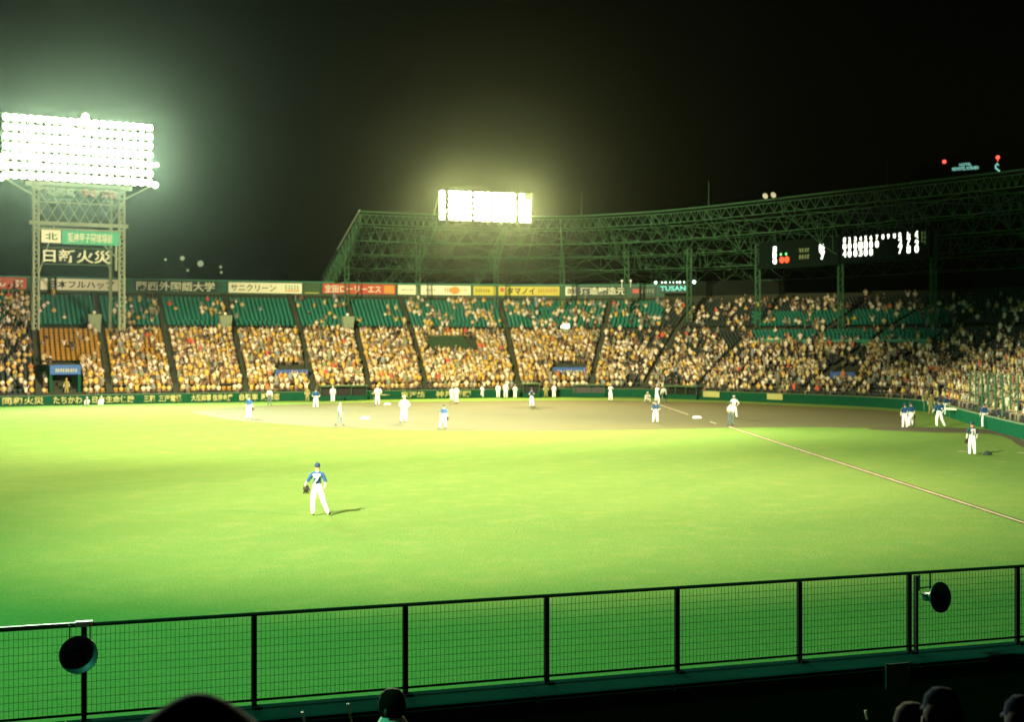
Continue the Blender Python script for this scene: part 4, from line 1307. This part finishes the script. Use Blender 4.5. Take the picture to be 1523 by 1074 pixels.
P_out = {'hiL': (-.09, 0, .90), 'knL': (-.16, .02, .49), 'anL': (-.15, .0, .10), 'toL': (-.16, .15, .04), 'knR': (.20, .02, .50), 'anR': (.36, -.03, .11), 'toR': (.43, .10, .05),
         'elL': (-.33, -.04, 1.17), 'wrL': (-.42, .06, 1.02), 'haL': (-.40, .12, .96), 'elR': (.29, -.02, 1.16), 'wrR': (.24, .10, .95), 'haR': (.22, .12, .88)}
P_ready = {'pelvis': (0, -.12, .80), 'waist': (0, -.06, .93), 'chest': (0, .10, 1.08), 'neck0': (0, .20, 1.21), 'neck': (0, .25, 1.26), 'head': (0, .31, 1.33), 'crown': (0, .33, 1.44),
           'shL': (-.18, .17, 1.17), 'shR': (.18, .17, 1.17), 'elL': (-.24, .22, .90), 'elR': (.24, .22, .90), 'wrL': (-.15, .40, .78), 'wrR': (.15, .40, .78), 'haL': (-.13, .45, .72), 'haR': (.13, .45, .72),
           'hiL': (-.10, -.12, .76), 'hiR': (.10, -.12, .76), 'knL': (-.26, .12, .48), 'knR': (.26, .12, .48), 'anL': (-.30, -.02, .10), 'anR': (.30, -.02, .10), 'toL': (-.34, .15, .04), 'toR': (.34, .15, .04)}
P_walk = {'knL': (-.13, .20, .52), 'anL': (-.14, .26, .12), 'toL': (-.15, .42, .06), 'knR': (.12, -.06, .50), 'anR': (.13, -.36, .14), 'toR': (.14, -.24, .04), 'wrL': (-.24, .22, .98), 'haL': (-.23, .28, .93)}
P_lean = {'chest': (.03, .03, 1.29), 'knL': (-.22, .05, .5), 'anL': (-.34, .0, .10), 'toL': (-.38, .14, .04), 'knR': (.10, .03, .5)}
P_hips = {'elL': (-.36, -.08, 1.18), 'wrL': (-.20, .04, 1.0), 'haL': (-.15, .06, .98), 'elR': (.36, -.08, 1.18), 'wrR': (.20, .04, 1.0), 'haR': (.15, .06, .98), 'knL': (-.16, .02, .5), 'anL': (-.20, -.02, .10), 'toL': (-.23, .14, .04)}
P_arms = {'elL': (-.22, .20, 1.25), 'wrL': (-.08, .34, 1.32), 'haL': (-.03, .38, 1.36), 'elR': (.24, .18, 1.22), 'wrR': (.10, .34, 1.30), 'haR': (.04, .38, 1.36)}
P_bat = dict(P_arms); P_bat.update({'elL': (-.20, .22, 1.35), 'wrL': (.02, .26, 1.42), 'haL': (.08, .26, 1.45), 'elR': (.34, -.02, 1.36), 'wrR': (.14, .20, 1.44), 'haR': (.10, .22, 1.46), 'anR': (.30, -.02, .1), 'knR': (.24, .05, .48), 'toR': (.32, .14, .04), 'anL': (-.26, 0, .1), 'toL': (-.28, .15, .04), 'knL': (-.2, .05, .49)})
P_sitg = {'pelvis': (0, 0, .14), 'waist': (0, -.02, .28), 'chest': (0, 0, .48), 'neck0': (0, .03, .64), 'neck': (0, .05, .70), 'head': (0, .08, .79), 'crown': (0, .09, .90), 'shL': (-.17, .02, .60), 'shR': (.17, .02, .60),
          'elL': (-.26, .12, .40), 'elR': (.26, .12, .40), 'wrL': (-.16, .32, .42), 'wrR': (.16, .32, .42), 'haL': (-.12, .38, .42), 'haR': (.12, .38, .42),
          'hiL': (-.10, .03, .13), 'hiR': (.10, .03, .13), 'knL': (-.16, .36, .42), 'knR': (.16, .36, .42), 'anL': (-.14, .52, .10), 'anR': (.14, .52, .10), 'toL': (-.15, .66, .05), 'toR': (.15, .66, .05)}
P_crouch = {'pelvis': (0, -.10, .42), 'waist': (0, -.06, .55), 'chest': (0, .06, .74), 'neck0': (0, .12, .90), 'neck': (0, .16, .95), 'head': (0, .20, 1.03), 'crown': (0, .21, 1.14), 'shL': (-.18, .10, .85), 'shR': (.18, .10, .85),
            'elL': (-.26, .30, .66), 'elR': (.26, .30, .62), 'wrL': (-.12, .46, .66), 'wrR': (.20, .44, .46), 'haL': (-.08, .50, .68), 'haR': (.18, .46, .40),
            'hiL': (-.11, -.08, .40), 'hiR': (.11, -.08, .40), 'knL': (-.28, .28, .46), 'knR': (.28, .28, .46), 'anL': (-.26, .02, .10), 'anR': (.26, .02, .10), 'toL': (-.32, .18, .04), 'toR': (.32, .18, .04)}
P_seat = {'pelvis': (0, 0, .55), 'waist': (0, -.02, .68), 'chest': (0, 0, .90), 'neck0': (0, .03, 1.08), 'neck': (0, .04, 1.14), 'head': (0, .06, 1.24), 'crown': (0, .06, 1.35), 'shL': (-.18, .02, 1.02), 'shR': (.18, .02, 1.02),
          'elL': (-.25, .08, .78), 'elR': (.25, .08, .78), 'wrL': (-.14, .30, .70), 'wrR': (.14, .30, .70), 'haL': (-.08, .36, .70), 'haR': (.08, .36, .70),
          'hiL': (-.10, .04, .53), 'hiR': (.10, .04, .53), 'knL': (-.14, .46, .54), 'knR': (.14, .46, .54), 'anL': (-.14, .48, .10), 'anR': (.14, .48, .10), 'toL': (-.15, .63, .05), 'toR': (.15, .63, .05)}
FLD = 'fielding team in blue tops and white trousers'
player('p', 472, 767.5, 'blue', 'outfielder in blue jersey and white trousers standing alone in the near grass with a glove', P_out, 0, 79, 'outf', 'L', number='7', group=FLD, sub=2)
player('p', 660, 637, 'blue', 'infielder in blue top leaning with feet apart, just right of the tall white runner', P_lean, 8, 35, 'lean', 'R', group=FLD)
player('p', 370, 623, 'blue', 'leftmost infielder in blue top, standing on the left end of the dirt', None, -6, 34, 'std', 'R', group=FLD)
player('p', 470, 607, 'blue', 'fielder in blue top by the far left dugout', P_hips, 10, 29, 'hips', 'L', group=FLD)
player('p', 791, 607, 'blue', 'pitcher in blue and white standing on the mound', P_arms, 180, 30, 'arms', 'R', group=FLD)
player('p', 975, 629, 'blue', 'infielder in blue top below the batter, feet at the edge of the dirt', P_hips, -5, 33, 'hips', 'L', group=FLD)
WH = 'team in all white uniforms'
player('p', 601, 628.5, 'white', 'tall base runner all in white between the second base umpire and the leaning infielder', P_hips, 20, 40, 'hips', group=WH)
player('p', 562, 603, 'white', 'player all in white near the small far base', P_hips, 30, 30, 'hips', group=WH)
player('p', 495, 599, 'white', 'coach all in white in front of the long low dugout', None, 200, 25, 'std', group=WH)
player('p', 679, 600, 'white', 'player all in white standing by the wall, left of the white group by the dugout', None, 150, 27, 'std', group=WH)
player('p', 977, 602, 'white', 'batter all in white with raised bat at the plate', P_bat, -60, 30, 'bat', bat=True, group=WH)
player('p', 1092, 623, 'white', 'coach all in white close behind the foul line umpire', P_hips, 150, 35, 'hips', group=WH)
player('p', 908, 597, 'white', 'on deck player in white standing before the pale roofed dugout', P_arms, 200, 26, 'arms', group=WH)
for k, (px, py, hp, fc, lab) in enumerate(((717, 592, 19, 180, 'crouched white figure first from the left by the wall dugout'), (741, 593, 23, 170, 'white player standing second in the group by the wall'), (752, 593, 25, 190, 'tallest white player in the group by the wall'),
                                      (766, 593, 21, 200, 'white player at the right of the group by the wall'), (812, 592, 22, 180, 'white figure standing just right of the dark dugout opening'), (824, 592, 21, 165, 'rightmost white figure by the wall near the pitcher'), (457, 598, 22, 180, 'pale figure at the left end of the low dugout'), (672, 597, 22, 170, 'pale figure half hidden left of the white player by the wall'))):
    player('p', px, py, 'white' if k not in (4, 6) else 'yellow', lab, None, fc, hp, 'std', group=WH if k not in (4, 6) else None)
UMP = 'umpires in white shirts and dark trousers'
player('p', 505, 634, 'ump', 'umpire in white shirt striding on the dirt left of the second base bag', P_walk, -70, 36, 'walk', group=UMP)
player('p', 1087, 634, 'ump', 'umpire standing where the foul line leaves the dirt', P_hips, 25, 37, 'hips', group=UMP)
player('p', 401, 603, 'ump', 'umpire by the wall right of the leftmost infielder', None, 10, 26, 'std', group=UMP)
player('p', 987, 600, 'ump', 'plate umpire in white shirt just right of the batter', P_lean, 170, 26, 'lean', group=UMP)
player('p', 963, 600, 'grey', 'catcher crouching left of the batter', P_crouch, 180, 26, 'crouch')
BL = 'blue topped players warming up on the right'
player('p', 1346, 638, 'blue', 'left one of the overlapping pair of blue topped players', None, 170, 38, 'std', group=BL)
player('p', 1355, 635.5, 'blue', 'right one of the overlapping pair of blue topped players, holding a glove', None, 10, 37, 'std', 'R', group=BL)
player('p', 1397, 636, 'blue', 'blue topped player with feet apart in the middle of the right hand grass', P_out, 0, 41, 'outf', group=BL)
player('p', 1408, 619, 'blue', 'blue topped figure behind the player with feet apart, near the wall corner', None, 190, 31, 'std', group=BL)
player('p', 1464, 637, 'blue', 'blue topped player standing alone by the seats at the end of the dark dirt', None, 5, 37, 'std', group=BL)
player('p', 1446, 677.5, 'teal', 'nearest player on the right, dark jersey with a number on the back', None, 0, 50, 'std', 'L', number='31', group=BL, sub=2)
player('p', 1489, 640, 'teal', 'crouching player in dark top and white trousers at the right edge of the dirt', P_crouch, 60, 38, 'crouch', group=BL)
player('p', 1501, 636, 'white', 'player in white kneeling right beside the crouching dark topped player', P_crouch, -40, 36, 'crouch', group=None)
player('p', 1377, 612, 'yellow', 'left steward in yellow at the corner of the field wall', None, 180, 29, 'std', group='stewards in yellow')
player('p', 1385, 618, 'yellow', 'right steward in yellow at the corner of the field wall', None, 170, 31, 'std', group='stewards in yellow')
player('p', 130, 604, 'grey', 'attendant in grey sitting on the grass before the left wall', P_sitg, 180, 26, 'sitg', group='attendants sitting before the wall')
player('p', 151, 603.5, 'white', 'attendant in white sitting on the grass right of the one in grey', P_sitg, 180, 26, 'sitg', group='attendants sitting before the wall')
q_, _a = frame_at(99, 1.5)
player('p', 99, 0, 'yellow', 'figure in yellow standing in the dark entrance at the far left', None, 180, None, 'std', loc=Vector((q_.x, q_.y, .86)))
e_ = ground_pt(1506, 646)
e = empty('team_bench', Vector((e_.x + .9, e_.y + 1.5, 0)), R(82), 'low pale bench by the wall at the right edge of the field', 'bench')
MB().box((0, 0, .44), (4.2, .42, .07)).build('seat', M_letter, e)
for sx in (-1.8, 0, 1.8): MB().box((sx, 0, .2), (.08, .36, .40)).build('leg', M_gsteel, e)
for k, (px, py, o_n, lab) in enumerate(((1498, 628, 'white', 'player in white standing behind the crouching player at the right edge'), (1512, 634, 'blue', 'blue topped player standing at the far right edge by the bench'),
                                 (1478, 622, 'grey', 'figure in pale grey standing by the wall right of the lone blue player'), (1432, 614, 'white', 'figure in white by the wall above the player with the number'), (1449, 617, 'grey', 'figure in pale grey at the wall just left of the lone blue player'))):
    player('p', px, py, o_n, lab, None, 180 + 25 * (k % 3 - 1), 31, 'std')
# things on the grass right
p = ground_pt(1468, 677)
o = MB().lathe([(0, 0), (.24, .0), (.28, .08), (.20, .2), (.08, .26), (0, .27)], Matrix.Diagonal((1, .6, .8, 1)), 14).build('equipment_bag', mat('black_bag', (.008, .02, .015), .8), None, True)
o.location = p; tag(o, 'small dark bag lying on the grass right of the numbered player', 'bag')
# bench-side box and seats in the corner
p = ground_pt(1425, 624)
e = empty('equipment_table', p, R(-65), 'cream topped table beside the wall at the right corner', 'table')
MB().box((0, 0, .82), (3.0, .9, .12)).build('table_top', M_letter, e)
for sx in (-1.3, 1.3):
    for sy in (-.35, .35): MB().box((sx, sy, .38), (.07, .07, .76)).build('leg', M_gsteel, e)

# ------------------------------------------------------------------ foreground: parapet, fence, speakers, rows, people
h0 = 2.9
f0 = Vector(((125 - 761.5) / F * (F * h0 / 417), F * h0 / 417, 0)); f7 = Vector(((1513 - 761.5) / F * (F * h0 / 330), F * h0 / 330, 0))
fd = (f7 - f0) / 7.0; fa = math.atan2(fd.y, fd.x); fl = fd.length; fu = fd.normalized(); fn = Vector((fu.y, -fu.x, 0))   # fn towards the camera
TOPZ = CAMH - h0; HF = 0.965
fence = empty('outfield_fence', f0, fa, 'dark wire mesh fence with posts along the top of the outfield wall', 'fence')
pxs = [125, 378, 603, 813, 1007, 1189, 1352, 1513]
# exact post positions from the line
def along(px):
    t = (px - 761.5) / F
    # f0 + fu*s : (f0.x+fu.x s) = t (f0.y+fu.y s)
    return (t * f0.y - f0.x) / (fu.x - t * fu.y)
ss = [along(p) for p in pxs]
ss = [ss[0] - 1.75, *ss, ss[-1] + 1.7]
for k, s_ in enumerate(ss):
    wd = .052 if k != 7 else .05
    b = MB(); b.box((s_, 0, TOPZ - HF / 2 - .03), (wd, .05, HF + .02))
    if k == 7: b.box((s_ + .085, -.03, TOPZ - HF / 2 - .03), (.035, .05, HF))
    b.build('post', M_post, fence)
    MB().box((s_ + .03, -.02, TOPZ - HF - .10), (.09, .12, .16)).build('post_foot', M_parapet, fence)
MB().tube((ss[0] - .5, 0, TOPZ - .0), (ss[-1] + .5, 0, TOPZ), .021, 8).build('top_rail', M_post, fence)
MB().tube((ss[0] - .5, 0, TOPZ - HF + .04), (ss[-1] + .5, 0, TOPZ - HF + .04), .014, 8).build('bottom_rail', M_post, fence)
b = MB(); b.box((ss[0] + .35, 0, TOPZ + .024), (2.9, .035, .012)); b.build('rail_highlight', M_tape_highlight, fence)  # cream strip painted in as the lamp highlight on the rail
MB().box((ss[1], 0, TOPZ + .012), (.17, .07, .055)).build('rail_pad', M_tape_highlight, fence)
for k in range(len(ss) - 1):
    b = MB(); x0, x1 = ss[k] + .03, ss[k + 1] - .03
    n = int(round((x1 - x0) / .047))
    for j in range(n + 1):
        x = x0 + (x1 - x0) * j / n
        b.box((x + random.uniform(-.002, .002), .012, TOPZ - HF / 2), (.0040, .003, HF - .06))
    for j in range(1, 11):
        b.box(((x0 + x1) / 2, .008, TOPZ - .03 - j * (HF - .08) / 11), (x1 - x0, .003, .0042))
    b.build('mesh_panel', M_wire, fence)
# wall under the fence
e = empty('outfield_wall', f0, fa, 'thick outfield wall with a dark teal top under the mesh fence', 'wall')
ZT = TOPZ - HF - .06
MB().box((4, -.18, ZT / 2 - .15 - .03), (60, .62, ZT + .3 - .06)).build('wall_body', mat('outfield_wall_concrete', (.02, .045, .035), .9, .2, 1), e)
for k in range(len(ss) + 3):
    x0 = ss[0] - 3.4 + k * 1.66
    MB().box((x0 + .82, -.18, ZT - .02), (1.645, .66, .06)).build('coping_slab', M_parapet, e)
    if k % 1 == 0:
        MB().box((x0 + .82, -.515, ZT - .12), (1.63, .02, .18)).build('coping_lip', M_parapet, e)
# notice board on the inner face
q = f0 + fu * along(1335) + fn * .8
Zq = q.y
e = empty('notice_board', (world_pt(1335, 1005, Zq).x, q.y, world_pt(1335, 1005, Zq).z), fa, 'dim grey square board on the dark inner side of the outfield wall', 'sign')
MB().box((0, 0, 0), (.30, .02, .29)).build('panel', mat('grey_board', (.07, .065, .06), .95, spec=.02), e)
MB().box((-.16, -.005, 0), (.02, .03, .31)).box((.16, -.005, 0), (.02, .03, .31)).build('frame', M_post, e)
# speakers
def speaker(px, py, Z, face, tilt, label, r=.19):
    p = world_pt(px, py, Z)
    e = empty('horn_speaker', p, face, label, 'loudspeaker', 'round horn speakers hung on the fence')
    M = Matrix.Rotation(R(90) + tilt, 4, 'X')
    MB().lathe([(.03, -.02), (.05, .03), (.09, .08), (.145, .12), (r - .008, .145), (r, .15), (r, .135), (.15, .105), (.10, .06), (.06, .0), (.055, -.10), (0, -.11)], M, 28).build('bell', mat('speaker_grey', (.035, .055, .06), .5), e, True)
    MB().lathe([(0, .09), (.035, .085), (.045, .05), (.045, -.01)], M, 16).build('driver', M_black, e, True)
    b = MB(); b.box((-.10, .10, .17), (.012, .02, .20)); b.box((.10, .10, .17), (.012, .02, .20)); b.box((0, .10, .10), (.22, .02, .015)); b.build('bracket', M_post, e)
    return e
speaker(118, 973, 14.05, R(14), R(-8), 'round horn speaker on the left fence post')
s2 = speaker(1385, 888, 17.2, R(33), R(-6), 'round horn speaker hanging to the right of the double fence post')
MB().tube((-.05, .02, -.0), (-.22, -.05, .06), .014, 6).build('arm', M_post, s2)

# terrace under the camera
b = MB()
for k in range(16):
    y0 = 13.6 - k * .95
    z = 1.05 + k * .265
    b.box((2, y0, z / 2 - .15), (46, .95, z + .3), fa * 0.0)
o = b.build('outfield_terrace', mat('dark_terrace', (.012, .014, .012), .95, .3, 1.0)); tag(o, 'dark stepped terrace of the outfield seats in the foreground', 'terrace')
# foreground spectators
def fg(px, ytop, Z, outfit, label, face=0, cap=True, wide=False, s_=1.0, grp=None):
    top = world_pt(px, ytop, Z)
    hh = (1.44 if not (cap) else 1.45) * s_
    e = player('p', 0, 0, outfit, label, P_seat, face, None, 'seat', None, cap=cap, sub=2, loc=Vector((top.x, top.y, top.z - hh)), wide=wide, group=grp)
    e.scale = (s_, s_, s_)
    hm = [(.0, .165), (.055, .158), (.094, .12), (.112, .055), (.110, -.02), (.085, -.075), (.05, -.09)]
    if not wide:
        MB().lathe(hm, Matrix.Translation((0, .022, 1.25)) @ Matrix.Diagonal((.93, 1.04, .98 if not cap else .72, 1)), 16).build('hair', M_hair, e, True)
        b_ = MB()
        for sx in (-1, 1): b_.lathe([(0, -.032), (.014, -.02), (.018, .005), (.012, .028), (0, .034)], Matrix.Translation((sx * .104, .04, 1.235)) @ Matrix.Diagonal((.6, 1, 1, 1)), 8)
        b_.build('ears', M_skin[1], e, True)
    return e
fg(286, 1030, 3.9, 'fgA', 'spectator in a dark navy sun hat seen from behind at the bottom left', 0, True, True, 1.0)
fgb = fg(587, 1020, 11.4, 'fgB', 'dark haired spectator in a white shirt with face turned left at the bottom', 75, False, False, 1.0)
MB().lathe([(.07, 1.20), (.095, 1.175), (.13, 1.12), (.17, 1.07), (.16, 1.04)], Matrix.Translation((0, .02, 0)), 14).build('collar', cloth('white_tshirt', (.6, .6, .5)), fgb, True)
fg(1406, 1018, 7.6, 'fgA', 'spectator in a dark blue cap at the bottom right, seen from behind', 0, True, False, 1.05, None)
fg(1360, 1040, 7.9, 'fgA', 'hunched dark blue spectator left of the one in the dark blue cap', 14, False, False, 1.0, None)
fg(1527, 1030, 7.4, 'fgA', 'spectator in blue cut off by the right edge of the picture', 0, True, False, 1.0, None)
# small pale sticks in the dark row
for px, py, Z, ln, lab in ((519, 1055, 9, .07, 'thin pale stick in the dark left of the dark haired spectator'), (451, 1066, 9, .06, 'short pale stick in the dark near the bottom edge'), (1288, 1061, 9, .03, 'tiny pale scrap on the dark terrace at the right')):
    p = world_pt(px, py, Z)
    o = MB().box((0, 0, 0), (.014, .014, ln)).box((0, 0, -ln * .9), (.01, .01, ln)).build('pale_stick', M_tape_highlight); o.location = p; o.rotation_euler = (0, R(-12), 0)
    tag(o, lab, 'stick')

# ------------------------------------------------------------------ haze, added for the glow round the lamps
b = MB(); b.box((0, 120, 20.5), (420, 300, 43))
hz = b.build('added_haze', None); hz.data.materials.clear()
mh = bpy.data.materials.new('lamp_glow_haze'); mh.use_nodes = True
n = mh.node_tree.nodes; n.remove(n['Principled BSDF'])
pv = n.new('ShaderNodeVolumePrincipled')
pv.inputs['Color'].default_value = (.78, 1.0, .82, 1)
pv.inputs['Density'].default_value = 0.000020
pv.inputs['Anisotropy'].default_value = 0.955
mh.node_tree.links.new(pv.outputs[0], n['Material Output'].inputs['Volume'])
hz.data.materials.append(mh)
tag(hz, kind='stuff')
